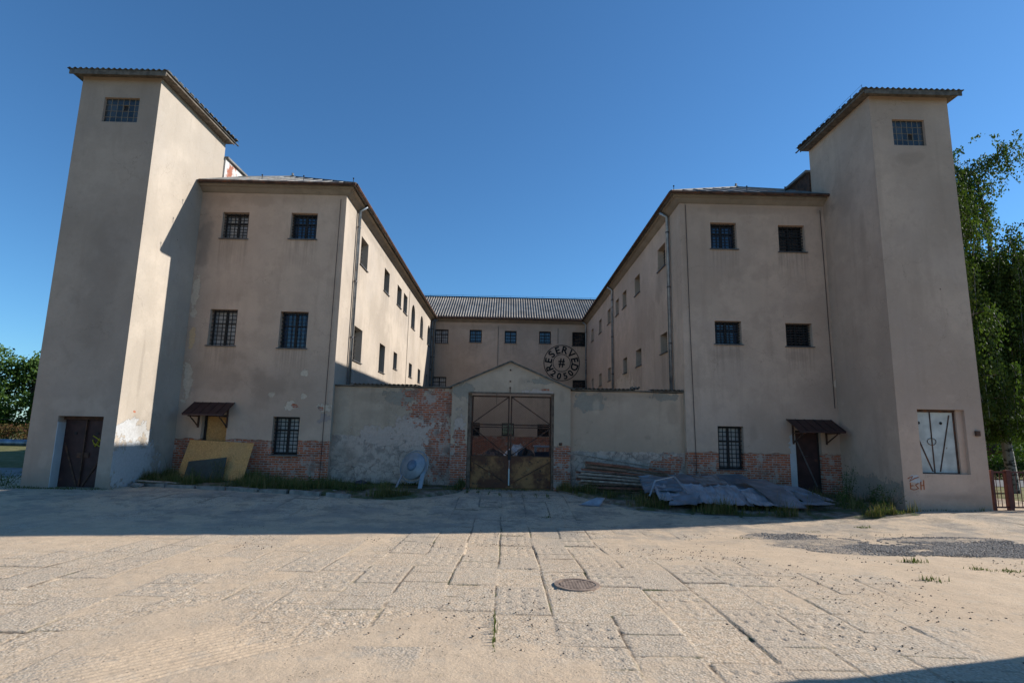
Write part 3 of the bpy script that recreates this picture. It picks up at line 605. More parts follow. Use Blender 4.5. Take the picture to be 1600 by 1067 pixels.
CAPM = simple('mossy cap', (.13, .12, .10), .95, var=.5, scale=6)
m = MB(); m.box(-6.04, -1.95, 19.62, 20.06, 3.455, 3.50); m.build('coping', WOODG, tL); m = MB(); m.box(2.32, 6.27, 19.62, 20.06, 3.455, 3.50); m.build('coping', WOODG, tR)
def capsheet(x0, x1, t):
    m = MB(); corrugated(m, x0, x1, (19.55, 3.535), (20.15, 3.56), .15, .022, 6, .012); m.build('cap_sheet', CAPM, t, smooth=True)
capsheet(-5.5, -3.1, tL); capsheet(2.3, 4.6, tR); capsheet(5.15, 6.25, tR)
tm = MB()
for k in range(3): tm.tube([(4.45 + .12 * k, 19.6, 3.60), (4.5 + .12 * k, 20.1, 3.60)], .04, 6)
tm.build('cap_sheet', CAPM, tR)
t = thing('gateway', 'gabled masonry gateway between the two yard walls with brick showing on its piers', 'gateway', (.17, 19.75, 0))
m = MB(); m.prism([(-1.9, -.3), (-1.33, -.3), (-1.33, 3.33), (1.68, 3.33), (1.68, -.3), (2.26, -.3), (2.26, 3.5), (.13, 4.40), (-1.9, 3.5)], 19.55, 20.02)
m.f = [f for f in m.f if len(f) != 9]     # concave front/back rebuilt as quads
for y in (19.55, 20.02):
    m.quad((-1.9, y, -.3), (-1.33, y, -.3), (-1.33, y, 3.33), (-1.9, y, 3.33)); m.quad((1.68, y, -.3), (2.26, y, -.3), (2.26, y, 3.33), (1.68, y, 3.33))
    m.quad((-1.9, y, 3.33), (-1.33, y, 3.33), (1.68, y, 3.33), (2.26, y, 3.33), (2.26, y, 3.5), (.13, y, 4.40), (-1.9, y, 3.5))
m.build('masonry', M_PT, t)
m = MB()
for a, b in (((-2.02, 3.47), (.13, 4.43)), ((.13, 4.43), (2.38, 3.47))): m.beam((a[0], 19.78, a[1]), (b[0], 19.78, b[1]), .62, .05)
m.build('coping', CAPM, t); m = MB(); m.box(-1.33, 1.68, 19.5, 19.6, 3.28, 3.329); m.build('lintel', WOOD, t)
m = MB(); m.box(-1.329, -1.21, 19.6, 19.8, 0, 3.28); m.build('gate_post', WOOD, t); m = MB(); m.box(1.60, 1.679, 19.6, 19.8, 0, 3.28); m.build('gate_post', WOOD, t)
m = MB(); m.box(1.86, 1.96, 19.50, 19.548, 1.53, 1.63); m.build('bell_box', RUST, t)
m = MB()
for z in (4.12, 3.72, 3.5): m.tube([(.13, 19.52, z), (.13, 19.56, z)], .03, 8)
m.tube([(.13, 19.53, 3.5), (.13, 19.53, 3.33)], .012, 5); m.build('bolt', RUST, t)
# the steel gate
def sheetmat():
    t = NT('rusty ochre sheet'); a = t.smooth(t.noise(1.6, 6, .65), .40, .60); c = t.mix(a, (.34, .165, .065), (.12, .05, .028)); c = t.mix(t.smooth(t.noise(7, 5, .7), .55, .68), c, (.05, .035, .03))
    c = t.mix(t.smooth(t.noise(3, 6, .7), .62, .70, 0, .7), c, (.34, .26, .14)); t.bump(t.noise(9, 5), .4, .01); return t.done(c, .8, .1, .3)
GSH = sheetmat()
gt = thing('metal_gate', 'rusty double gate with wire mesh above and ochre steel panels below', 'gate', (.15, 19.7, 0)); GY = 19.72
for (a, b, s) in ((-1.20, .125, 1), (.165, 1.59, -1)):
    m = MB(); t_ = .05
    m.box(a, a + t_, GY - .02, GY + .02, .05, 3.22); m.box(b - t_, b, GY - .02, GY + .02, .05, 3.22)
    for z in (.05, 1.10, 2.18, 3.17): m.box(a + t_, b - t_, GY - .02, GY + .02, z, z + .05)
    m.box(a + t_, b - t_, GY - .024, GY + .018, 2.10, 2.14)
    lf = m.build('gate_leaf', RUST, gt)
    m = MB(); o_, i_ = (a + .04, b - .04) if s > 0 else (b - .04, a + .04)
    m.beam((o_, GY - .032, 2.25), (i_, GY - .032, 3.17), .035, .02, (0, 1, 0)); m.beam((o_, GY - .032, 2.10), (i_, GY - .032, 1.15), .035, .02, (0, 1, 0)); m.beam((o_, GY - .04, .95), (i_, GY - .04, .2), .03, .015, (0, 1, 0)); m.build('brace', RUST, lf)
    m = MB(); m.box(a + .012, b - .012, GY - .028, GY - .022, .06, 1.12); m.build('sheet_panel', GSH, lf, label='ochre sheet panel with rust and flaking paint')
    m = MB(); sp = .085; W = b - a; H = 2.05; z0 = 1.15
    for k in range(int((W + H) / sp) + 1):
        q = k * sp
        p0 = (a + min(q, W), z0 + max(0, q - W)); p1 = (a + max(0, q - H), z0 + min(q, H)); m.tube([(p0[0], GY + .03, p0[1]), (p1[0], GY + .03, p1[1])], .0010, 3, False)
        p0 = (b - min(q, W), z0 + max(0, q - W)); p1 = (b - max(0, q - H), z0 + min(q, H)); m.tube([(p0[0], GY + .034, p0[1]), (p1[0], GY + .034, p1[1])], .0010, 3, False)
    m.build('wire_mesh', RUST, lf)
m = MB(); m.tube([(.0 + .3 * k / 9, GY - .05 - .02 * math.sin(k), 1.22 - .05 * math.sin(math.pi * k / 9)) for k in range(10)], .018, 5); m.box(.09, .2, GY - .05, GY - .03, 1.0, 1.35); m.build('chain', DARKMETAL, gt)
m = MB(); m.box(.12, .165, GY - .05, GY - .026, .15, .72); m.build('cover_strip', WHITEP, gt)

# ------------------------------------------------------------------ ground
def axis(segs):
    out = []
    for a, b, st in segs: n = max(1, int(round((b - a) / st))); out += list(a + (b - a) * np.arange(n) / n)
    return np.array(out + [segs[-1][1]])
gx = axis([(-900, -200, 100), (-200, -40, 20), (-40, -17, 1.2), (-17, -9.6, .08), (-9.6, -5, .035), (-5, 5.2, .020), (5.2, 11, .035), (11, 18, .08), (18, 40, 1.0), (40, 200, 20), (200, 900, 100)])
gy = axis([(-300, -40, 40), (-40, -4, 2), (-4, 3, .25), (3, 4.4, .05), (4.4, 6.4, .014), (6.4, 9, .024), (9, 12, .04), (12, 20, .07), (20, 46, .8), (46, 100, 6), (100, 1000, 90)])
GX, GY_ = np.meshgrid(gx, gy)
base = gz(GX, GY_)
CW, CL = .64, 1.18
wx = GX + .05 * (vnoise(GX, GY_, 1.3, 3) - .5); wy = GY_ + .06 * (vnoise(GX, GY_, 1.1, 4) - .5)
ci = np.floor((wx + .07) / CW).astype(np.int64)
def hsh(a, b, s): 
    n = (a * 73856093 ^ b * 19349663 ^ s * 83492791) & 0x7fffffff; n = ((n ^ (n >> 13)) * 1274126177) & 0x7fffffff
    return ((n ^ (n >> 16)) & 0xffff) / 65535.
st = hsh(ci, ci * 0 + 5, 1) * CL; st = np.where(ci % 2 == 0, np.roll(st, 0), st)
cj = np.floor((wy + st) / CL).astype(np.int64)
lu = ((wx + .07) / CW - ci) * CW; lv = ((wy + st) / CL - cj) * CL
# some slabs merge in pairs across the joint
mL = hsh(ci, cj, 12) < .30; mR = hsh(ci + 1, cj, 12) < .30
eu = np.minimum(np.where(mL, 9, lu), np.where(mR, 9, CW - lu)); half = hsh(ci, cj, 15) < .45; eh = np.where(half, np.abs(lv - CL * (.42 + .16 * hsh(ci, cj, 16))), 9); ed = np.minimum(np.minimum(eu, eh), np.minimum(lv, CL - lv)); ed = ed + .03 * np.clip(fbm(GX, GY_, .8, 77, 3) - .45, 0, 1)
rnd = hsh(ci, cj, 2); tx = hsh(ci, cj, 3) - .5; ty = hsh(ci, cj, 4) - .5
slab = .002 + .015 * rnd + .014 * tx * (lu - CW / 2) / CW + .018 * ty * (lv - CL / 2) / CL
slab += .010 * (fbm(GX, GY_, .16, 21, 4) - .5)
chip = .018 * (fbm(GX, GY_, .10, 31, 3))
jt = np.clip((ed - chip) / .009, 0, 1); slab = slab * jt + (slab - .013) * (1 - jt)
# lifting-hole dimples
hole = np.zeros_like(slab); typ = hsh(ci, cj, 7)
for a in (.14, .32, .50):
    for b in (.2, .45, .73, .98): d = np.hypot(lu - a, lv - b); hole = np.maximum(hole, np.clip((.042 - d) / .014, 0, 1))
hole *= (typ > .55); slab -= .012 * hole
nearmask = np.clip((19.9 - GY_) / .2, 0, 1) * np.clip((GY_ + 30) / 3, 0, 1)
sandbig = fbm(GX * 1.0, GY_ * .8, 3.2, 41, 4); sandmed = fbm(GX, GY_, .9, 51, 4)
sand = .001 + .062 * (sandbig - .5) + .024 * (sandmed - .5)
sand += .020 * np.exp(-(((GX + 2.2) / 1.5) ** 2 + ((GY_ - 5.2) / .9) ** 2)) + .016 * np.clip((GX - 1.6) / 3.5, 0, 1) + .02 * np.clip((-GX - 6.5) / 4, 0, 1) + .012 * np.clip((.3 - np.abs(GY_ - 12.1)) / .3, 0, 1)
sand += .008 * (fbm(GX, GY_, .35, 61, 5) - .5)
# tyre tracks pressed in the sand
def track(x0, y0, x1, y1, wd, k):
    dx, dy = x1 - x0, y1 - y0; L = math.hypot(dx, dy); dx /= L; dy /= L
    s_ = (GX - x0) * dx + (GY_ - y0) * dy; t_ = (GX - x0) * dy - (GY_ - y0) * dx; t_ = t_ + .12 * np.sin(s_ * .6 + k)
    mm = np.clip((wd - np.abs(t_)) / .05, 0, 1) * np.clip(s_ / .4, 0, 1) * np.clip((L - s_) / .4, 0, 1)
    return mm * (-.006 + .004 * np.sign(np.sin(t_ * 2 * math.pi / .075 + .8 * np.sin(s_ * 3))))
trk = track(-4.2, 4.3, -1.3, 6.6, .34, 0) + track(-3.2, 4.3, -.9, 6.9, .2, 2) + track(-5.2, 5.2, -2.4, 8.4, .25, 3) + track(1.0, 4.4, 1.5, 6.3, .2, 1) + track(2.0, 4.4, 1.7, 6.0, .16, 5) + track(3.4, 5.2, 3.6, 6.6, .16, 2) + track(5.2, 7.0, 5.0, 8.6, .2, 2)
sand = sand + trk
dif = sand - slab; smask = 1 / (1 + np.exp(-np.clip(dif / .0022, -30, 30))); top = np.maximum(slab, sand)
yy = np.clip((19.0 - GY_) / 2, 0, 1)
paved = nearmask * np.clip((GX + 17) / .5, 0, 1) * np.clip((17.5 - GX) / .5, 0, 1)
Z = base + top * paved - .02 * (1 - paved) + np.where(paved < .5, .05 * (fbm(GX, GY_, 1.2, 71, 3) - .5), 0) * (np.abs(GX) < 60)
# gravel patch
gcx = [(6.5, 11.9, 1.0, .75), (7.3, 11.0, 1.3, .62), (8.5, 11.1, 1.3, .75), (9.7, 10.9, 1.4, .7), (6.2, 12.6, .8, .5), (9.2, 12.0, 1.2, .5), (9.9, 8.2, .7, .35)]
gmask = np.zeros_like(Z)
for a, b, c_, d_ in gcx: gmask = np.maximum(gmask, 1.25 - np.hypot((GX - a) / c_, (GY_ - b) / d_))
gm0 = gmask.copy(); gmask = np.clip((gm0 > .02) * (gmask + 1.1 * (fbm(GX, GY_, .7, 81, 4) - .5)) * 3, 0, 1)
Z += .012 * gmask * fbm(GX, GY_, .06, 91, 2)
nxg, nyg = len(gx), len(gy)
idx = (np.arange(nyg - 1)[:, None] * nxg + np.arange(nxg - 1)[None, :]).ravel()
Fg = np.stack([idx, idx + 1, idx + 1 + nxg, idx + nxg], 1)
def groundmat():
    t = NT('slab paving and sand'); sm = t.attr('sand'); jn = t.attr('joint'); rn = t.attr('rnd'); gr = t.attr('gravel'); pv = t.attr('paved')
    fine = t.noise(55, 4, .7); mid = t.noise(3.2, 5, .6); big = t.noise(.6, 4)
    clump_ = t.noise(22, 5, .75)
    sd = t.mix(t.smooth(mid, .3, .7), (.66, .515, .375), (.575, .45, .33)); sd = t.mix(t.smooth(clump_, .54, .68, 0, .4), sd, (.46, .34, .235)); sd = t.mix(t.smooth(fine, .35, .7, 0, .35), sd, (.43, .315, .22))
    peb = t.vor(36, out='Color'); ps = t.sep(peb)[0]; pd = t.vor(36)
    cc = t.mix(ps, (.50, .42, .335), (.74, .64, .52)); cc = t.mix(t.smooth(pd, .35, .7, 0, .85), cc, (.30, .235, .17)); cc = t.mix(t.smooth(clump_, .54, .66, 0, .6), cc, (.32, .255, .19)); cc = t.mix(t.smooth(clump_, .44, .34, 0, .6), cc, (.76, .67, .54))
    cc = t.mix(t.smooth(t.noise(9, 6, .7), .42, .62, 0, .65), cc, (.66, .50, .36)); cc = t.mix(t.smooth(rn, .2, 1, 0, .5), cc, (.47, .395, .32))
    sp4 = t.noise(40, 6, .85); c = t.mix(sm, cc, sd); c = t.mix(t.smooth(sp4, .58, .70, 0, .5), c, (.22, .17, .125)); c = t.mix(t.smooth(sp4, .42, .30, 0, .4), c, (.84, .74, .60)); c = t.mix(t.smooth(big, .45, .65, 0, .25), c, (.54, .40, .28))
    jc = t.mix(t.smooth(t.noise(1.7, 3), .52, .6), (.13, .10, .075), (.055, .07, .025))
    c = t.mix(t.smooth(t.noise(7, 6, .75), .56, .64, 0, .6), c, (.42, .33, .24)); c = t.mix(t.smooth(t.noise(17, 6, .8), .57, .66, 0, .55), c, (.30, .235, .17)); c = t.mix(t.smooth(t.noise(3.3, 7, .8), .54, .60, 0, .35), c, (.47, .41, .34)); gd = t.vor(19, out='Distance'); gk = t.math('MULTIPLY', t.smooth(gd, .20, .12), t.smooth(t.noise(2.3, 4), .45, .6)); c = t.mix(t.math('MULTIPLY', gk, .6), c, (.20, .155, .115)); c = t.mix(t.math('MULTIPLY', jn, t.math('SUBTRACT', 1., sm)), c, jc)
    gg = t.vor(42, out='Color'); gs = t.sep(gg)[0]; gc = t.mix(gs, (.17, .14, .115), (.44, .375, .31))
    c = t.mix(t.math('MULTIPLY', gr, t.smooth(t.noise(5, 6, .75), .36, .52, .25, 1.)), c, gc)
    sp = t.math('MULTIPLY', t.smooth(t.vor(7.5), .11, .06), t.smooth(t.noise(1.1, 3), .52, .6)); c = t.mix(sp, c, (.075, .06, .05))
    # dark blotches and weathered dirt patches, fading in towards the building
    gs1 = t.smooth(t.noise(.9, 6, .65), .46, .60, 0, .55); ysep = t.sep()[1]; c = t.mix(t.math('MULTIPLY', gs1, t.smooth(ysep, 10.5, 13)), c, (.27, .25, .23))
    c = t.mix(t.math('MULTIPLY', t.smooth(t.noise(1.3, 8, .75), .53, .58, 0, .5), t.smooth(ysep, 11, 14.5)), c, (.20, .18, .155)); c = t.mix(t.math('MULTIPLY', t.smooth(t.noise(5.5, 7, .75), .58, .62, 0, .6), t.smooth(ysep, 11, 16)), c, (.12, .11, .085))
    grass = t.mix(t.smooth(t.noise(1.5, 6, .7), .35, .65), (.085, .105, .03), (.23, .20, .10)); c = t.mix(pv, grass, c)
    h = t.math('ADD', t.math('MULTIPLY', t.math('SUBTRACT', 1.15, sm), t.math('SUBTRACT', .8, pd)), t.math('MULTIPLY', fine, .5)); h = t.math('ADD', h, t.math('MULTIPLY', clump_, 1.3)); h = t.math('ADD', h, t.math('MULTIPLY', gk, .8)); h = t.math('ADD', h, t.math('MULTIPLY', t.noise(9, 5, .7), 2.0)); h = t.math('ADD', h, t.math('MULTIPLY', gr, t.math('MULTIPLY', gs, 2.)))
    c = t.mix(1., c, (.95, .915, .85), 'MULTIPLY'); t.bump(h, .6, .009); return t.done(c, .95, 0, .12)
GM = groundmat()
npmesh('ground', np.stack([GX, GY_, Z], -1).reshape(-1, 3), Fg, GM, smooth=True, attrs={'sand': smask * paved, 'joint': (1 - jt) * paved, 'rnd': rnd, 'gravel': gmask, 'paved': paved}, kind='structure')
def surf(x, y): return g1(x, y) + .015

# verges of soil against the walls
def soilmat():
    t = NT('weedy soil'); n = t.noise(5, 6, .7); c = t.mix(t.smooth(n, .35, .65), (.11, .085, .06), (.24, .195, .15)); c = t.mix(t.smooth(t.noise(1.8, 5), .42, .6, 0, .8), c, (.055, .075, .025))
    t.bump(t.noise(25, 5), .8, .02); return t.done(c, .97, 0, .1)
SOIL = soilmat()
VL = [(-11.3, 17.6), (-10.2, 17.35), (-8.7, 17.05), (-7.4, 16.85), (-6.2, 16.7), (-4.8, 16.5), (-3.2, 16.35), (-2.2, 17.2), (-1.5, 18.3), (-1.35, 19.4)]
VR = [(1.75, 19.3), (2.3, 18.2), (3.0, 17.0), (3.8, 16.1), (5.4, 15.6), (7.6, 15.1), (9.4, 14.95), (10.6, 15.2), (11.6, 15.7)]
def verge(front, yb, h, nm='verge'):
    xs = np.arange(front[0][0], front[-1][0] + .01, .1); fy = np.interp(xs, [p[0] for p in front], [p[1] for p in front]) + .12 * (vnoise(xs, xs * 0, .5, 5) - .5)
    ts = np.linspace(0, 1, 40); X = xs[None, :] + ts[:, None] * 0; Y = fy[None, :] + (yb - fy)[None, :] * ts[:, None]
    hh = h * np.clip(ts / .09, 0, 1)[:, None] * (.55 + .7 * fbm(X, Y, .8, 9, 4)); e = np.clip(np.minimum(X - xs[0], xs[-1] - X) / .25 + .0, 0, 1)
    Zz = gz(X, Y) + hh * e - .03 * (ts < .01)[:, None] + .012; n = len(xs); id_ = (np.arange(39)[:, None] * n + np.arange(n - 1)[None, :]).ravel()
    npmesh(nm, np.stack([X, Y, Zz], -1).reshape(-1, 3), np.stack([id_, id_ + 1, id_ + 1 + n, id_ + n], 1), SOIL, smooth=True, kind='structure')
    return xs, fy
verge(VL, 19.72, .11); verge(VR, 19.72, .11)
STONE = simple('kerb concrete', (.26, .23, .20), .95, var=.35, scale=5, bump=.6)
k = MB()
for a, b in ((-11.25, -10.2), (-10.15, -9.2), (-9.12, -8.2), (-8.15, -7.2), (-7.12, -6.3), (-6.2, -5.3), (-5.1, -4.4)):
    ya, yb = np.interp([a, b], [p[0] for p in VL], [p[1] for p in VL]); za, zb = g1(a, ya) + random.uniform(.03, .08), g1(b, yb) + random.uniform(.03, .08)
    k.beam((a, ya - .03, za - .02), (b, yb - .03, zb - .02), .13, .16)
k.build('kerb', STONE, None, kind='structure')
k = MB()
for a, b in ((2.6, 3.7), (3.8, 5.1), (5.2, 6.3), (6.4, 7.5)):
    ya, yb = np.interp([a, b], [p[0] for p in VR], [p[1] for p in VR]); k.beam((a, ya - .02, g1(a, ya) - .02), (b, yb - .02, g1(b, yb) - .02), .12, .12)
k.build('kerb', STONE, None, kind='structure')

# grass blades: stuff
def blades(name, pts, hmin, hmax, mat, wd=.006, lean=.35, parent=None, **kw):
    pts = np.asarray(pts); n = len(pts); h = RNG.uniform(hmin, hmax, n) * (.6 + .8 * RNG.random(n)) * (.35 + 1.5 * np.clip((fbm(pts[:, 0], pts[:, 1], .6, 88, 3) - .25) * 1.6, 0, 1)); a = RNG.uniform(0, 2 * np.pi, n); l = RNG.uniform(0, lean, n) * h
    wv = np.stack([np.cos(a), np.sin(a), 0 * a], 1) * (wd * (.7 + .8 * RNG.random(n)))[:, None]; b = RNG.uniform(0, 2 * np.pi, n); ln = np.stack([np.cos(b) * l, np.sin(b) * l, h], 1)
    mid = ln * .55; mid[:, :2] *= .55
    V = np.stack([pts - wv, pts + wv, pts + mid + wv * .75, pts + mid - wv * .75, pts + ln + wv * .1, pts + ln - wv * .1], 1).reshape(-1, 3)
    i = np.arange(n)[:, None] * 6; Fq = np.concatenate([i + np.array([[0, 1, 2, 3]]), i + np.array([[3, 2, 4, 5]])])
    return npmesh(name, V, Fq, mat, parent, **kw)
GRASS = leafmat('grass blades', (.060, .095, .022), (.16, .155, .06)); DRYG = leafmat('dry grass', (.17, .13, .06), (.27, .21, .10)); WEED = leafmat('weed leaves', (.045, .085, .022), (.09, .13, .035))
def scatter(front, yb, n, bias):
    xs = RNG.uniform(front[0][0], front[-1][0], n * 3); fy = np.interp(xs, [p[0] for p in front], [p[1] for p in front]); t_ = RNG.random(n * 3) ** bias
    ys = fy - .12 + .45 * fbm(xs, xs * 0, .8, 55, 3) + (yb - fy) * t_; dn = fbm(xs, ys, 1.1, 19, 4); keep = dn > .42 + .22 * RNG.random(n * 3); xs, ys, dn = xs[keep][:n], ys[keep][:n], dn[keep][:n]
    return np.stack([xs, ys, gz(xs, ys) + .07], 1)
blades('grass', scatter(VL, 19.3, 22000, 1.1), .06, .24, GRASS, kind='stuff', label='short weedy grass on the verge left of the gate', category='grass')
blades('grass', scatter(VR, 19.3, 15000, 1.5), .07, .26, GRASS, kind='stuff', label='longer weedy grass on the verge right of the gate', category='grass')
d1 = scatter(VR, 19.0, 4500, 1.6); d2 = scatter(VL, 19.0, 2500, 1.5)
blades('dry_grass', np.concatenate([d1, d2]), .08, .36, DRYG, kind='stuff', label='yellowed dry grass stalks among the weeds of both verges', category='grass')
# grass in joints, gate foot, tower foot
P = []
def clump(x, y, n, sx, sy):
    q = np.stack([RNG.normal(x, sx, n), RNG.normal(y, sy, n)], 1); P.append(np.concatenate([q, (gz(q[:, 0], q[:, 1]) + .01)[:, None]], 1))
for x in np.arange(-13.8, -11.3, .22): clump(x, 16.36, 60, .12, .10)
for x in np.arange(-1.2, 1.7, .22): clump(x, 19.45, 28, .1, .07)
for x in np.arange(-14.8, -13.8, .3): clump(x, 16.7, 60, .15, .3)
for x in np.arange(11.7, 14.1, .35): clump(x, 16.42, 14, .12, .04)
for x, y in ((6.9, 9.7), (7.6, 9.2), (8.0, 9.15), (8.9, 9.6), (9.2, 8.9), (9.5, 8.6), (8.7, 7.9), (6.2, 8.4), (10.0, 10.3), (5.2, 12.4), (8.7, 13.9), (9.3, 9.3), (1.1, 15.0), (7.2, 13.3), (10.3, 10.1), (10.1, 9.1)): clump(x, y, 70, .10, .06)
for x in (-1.2, -.85, -.5, -.15, .2, .6, 1.0, 1.35): clump(x, 18.2 + random.uniform(-.8, .5), 30, .03, .25)
for x, y in ((-2.0, 18.0), (-.07, 5.7), (-.07, 6.2)): clump(x, y, 20, .01, .2)
blades('grass', np.concatenate(P), .02, .07, GRASS, kind='stuff', label='small tufts of grass in paving joints and at the gate and tower feet', category='grass')

# loose stones and clods on the paving
def stones(name, xy, smin, smax, mat, zoff=0, **kw):
    ico = np.array([(0, 0, 1), (.9, 0, .3), (.28, .86, .3), (-.73, .53, .3), (-.73, -.53, .3), (.28, -.86, .3), (.5, .5, -.4), (-.6, .2, -.4), (.1, -.7, -.4)])
    tri = np.array([(0, 1, 2), (0, 2, 3), (0, 3, 4), (0, 4, 5), (0, 5, 1), (1, 6, 2), (2, 7, 3), (3, 7, 4), (4, 8, 5), (5, 8, 1), (1, 8, 6), (2, 6, 7), (4, 7, 8)])
    n = len(xy); s = np.exp(RNG.uniform(np.log(smin), np.log(smax), n)); a = RNG.uniform(0, 6.28, n); V = ico[None] * (1 + .35 * (RNG.random((n, 9, 1)) - .5)) * s[:, None, None] * np.stack([1 + .5 * RNG.random(n), np.ones(n), .55 + .3 * RNG.random(n)], 1)[:, None, :]
    ca, sa = np.cos(a)[:, None], np.sin(a)[:, None]; X = V[..., 0] * ca - V[..., 1] * sa; Y = V[..., 0] * sa + V[..., 1] * ca
    X += xy[:, 0:1]; Y += xy[:, 1:2]; Zz = V[..., 2] + (gz(xy[:, 0], xy[:, 1]) + zoff)[:, None] + s[:, None] * .3
    npmesh(name, np.stack([X, Y, Zz], -1).reshape(-1, 3), (tri[None] + np.arange(n)[:, None, None] * 9).reshape(-1, 3), mat, kind='stuff', **kw)
GRAV = NT('gravel'); gi = GRAV.t.nodes.new('ShaderNodeNewGeometry').outputs['Random Per Island']; GRAV = GRAV.done(GRAV.mix(gi, (.13, .11, .09), (.40, .345, .29)), .9, 0, .2)
CLOD = simple('dark clods', (.12, .095, .075), .95, scale=20)
q = []
for a, b, c_, d_ in gcx:
    n = int(9000 * c_ * d_); r = np.sqrt(RNG.random(n)) * 1.15; an = RNG.uniform(0, 6.28, n); q.append(np.stack([a + r * c_ * np.cos(an), b + r * d_ * np.sin(an)], 1))
q = np.concatenate(q); q = q[(fbm(q[:, 0], q[:, 1], .7, 81, 4) > .42)]
stones('gravel', q, .006, .020, GRAV, .018, label='spilled dark gravel spread over the sunlit paving on the right', category='gravel')
q = np.stack([RNG.uniform(-6, 9.5, 7000), 4.5 + 8.5 * RNG.random(7000) ** .8], 1); q = q[(fbm(q[:, 0], q[:, 1], 1.5, 33, 3) + .10 * np.clip((q[:, 0] - 1) / 3, -1, 1) + .04 * RNG.random(len(q))) > .585]
stones('clods', q, .003, .015, CLOD, .016, label='small dark clods and stones scattered over the sandy slabs', category='stones')

# manhole
IRON = simple('cast iron', (.33, .24, .18), .75, .4, var=.3, scale=10)
gzm = surf(1.0, 7.85) + .002; mt = thing('manhole_cover', 'round rusty cast iron manhole cover with a cross ribbed face set in the slabs', 'manhole cover', (1.0, 7.85, gzm))
m = MB(); R = .235
m.v = [(1.0 + R * math.cos(i * math.pi / 24), 7.85 + R * math.sin(i * math.pi / 24), gzm) for i in range(48)]; m.f = [tuple(range(48))]
for x in np.arange(-.21, .22, .042):
    L = math.sqrt(R * R - x * x) - .01; m.box(1 + x - .012, 1 + x + .012, 7.85 - L, 7.85 + L, gzm - .004, gzm + .006); m.box(1 - L, 1 + L, 7.85 + x - .012, 7.85 + x + .012, gzm - .004, gzm + .0075)
m.build('lid', IRON, mt)
m = MB(); N = 40
for i in range(N):
    a, b = 2 * math.pi * i / N, 2 * math.pi * (i + 1) / N; c = lambda r, t_, z: (1 + r * math.cos(t_), 7.85 + r * math.sin(t_), z)
    m.quad(c(.25, a, gzm + .01), c(.25, b, gzm + .01), c(.305, b, gzm + .008), c(.305, a, gzm + .008)); m.quad(c(.305, a, gzm + .008), c(.305, b, gzm + .008), c(.31, b, gzm - .05), c(.31, a, gzm - .05)); m.quad(c(.25, a, gzm + .01), c(.25, b, gzm + .01), c(.25, b, gzm - .03), c(.25, a, gzm - .03))
m.build('rim', IRON, mt)

# ------------------------------------------------------------------ things lying by the walls
def gl(x, y): return g1(x, y) + .08
# chipboard sheet leaning on the wall
Q = [(-10.72, 1.49, 19.30), (-8.54, 1.41, 19.30), (-8.60, .16, 18.78), (-10.78, .18, 18.78)]
def slab_from(Q, th, mat, name):
    m = MB(); n = Vector((0, .92, .38)); A = [Vector((x, y, z)) for x, z, y in Q]; Bk = [p + n * th for p in A]
    m.quad(*A); m.quad(*Bk)
    for i in range(4): j = (i + 1) % 4; m.quad(A[i], A[j], Bk[j], Bk[i])
    return m.build(name, mat)
tag(slab_from(Q, .018, OSB, 'chipboard_sheet'), 'large orange chipboard sheet leaning on the wall under the left canopy', 'board')
DKP = simple('dark green panel', (.030, .045, .042), .6, scale=6)
tag(slab_from([(-10.45, .80, 18.87), (-9.22, .95, 18.90), (-9.20, .22, 18.68), (-10.47, .20, 18.68)], .012, DKP, 'dark_panel'), 'dark green panel leaning on the orange chipboard sheet', 'panel')
# round drum on stand
DR = thing('mixer_drum', 'round pale grey metal drum with blue hub on a frame leaning by the brick pier', 'drum', (-2.95, 18.6, .05))
GREYP = simple('grey enamel', (.27, .295, .32), .5, .25, var=.2, scale=4); BLUEP = simple('blue hub paint', (.11, .16, .22), .5, .2, scale=6)
cx, cy, cz_ = -3.02, 18.75, .80; ax = Vector((-.42, -.86, .32)).normalized(); e1 = ax.cross(Vector((0, 0, 1))).normalized(); e2 = e1.cross(ax)
def lathe(prof, k=36):
    m = MB(); n = len(prof)
    for i in range(k):
        a = 2 * math.pi * i / k
        for r, h in prof: m.v.append(tuple(Vector((cx, cy, cz_)) + ax * h + (e1 * math.cos(a) + e2 * math.sin(a)) * r))
    for i in range(k):
        for j in range(n - 1): a = i * n + j; b = ((i + 1) % k) * n + j; m.f.append((a, b, b + 1, a + 1))
    return m
lathe([(.0, .10), (.18, .09), (.20, .075), (.44, .05), (.455, .02), (.45, -.04), (.40, -.16), (.30, -.26), (0, -.28)]).build('drum', GREYP, DR, smooth=True)
lathe([(0, .135), (.13, .13), (.165, .115), (.185, .093)]).build('hub', BLUEP, DR, smooth=True)
m = MB(); m.tube([tuple(Vector((cx, cy, cz_)) + ax * -.06 + (e1 * math.cos(a) + e2 * math.sin(a)) * .53) for a in [2 * math.pi * i / 36 for i in range(37)]], .020, 6, False); m.build('hoop', GREYP, DR, smooth=True)
for a_, b_, w1, w2, up_ in (((-2.62, 18.7, .95), (-2.72, 18.35, .06), .13, .05, (0, 1, 0)), ((-3.6, 18.4, .10), (-2.66, 18.35, .07), .09, .05, (0, 0, 1)), ((-3.35, 18.8, .55), (-3.5, 18.42, .1), .05, .04, (0, 0, 1)), ((-2.7, 18.38, .08), (-2.62, 18.95, .08), .07, .05, (0, 0, 1))):
    m = MB(); m.beam(a_, b_, w1, w2, up_); m.build('leg', GREYP, DR)
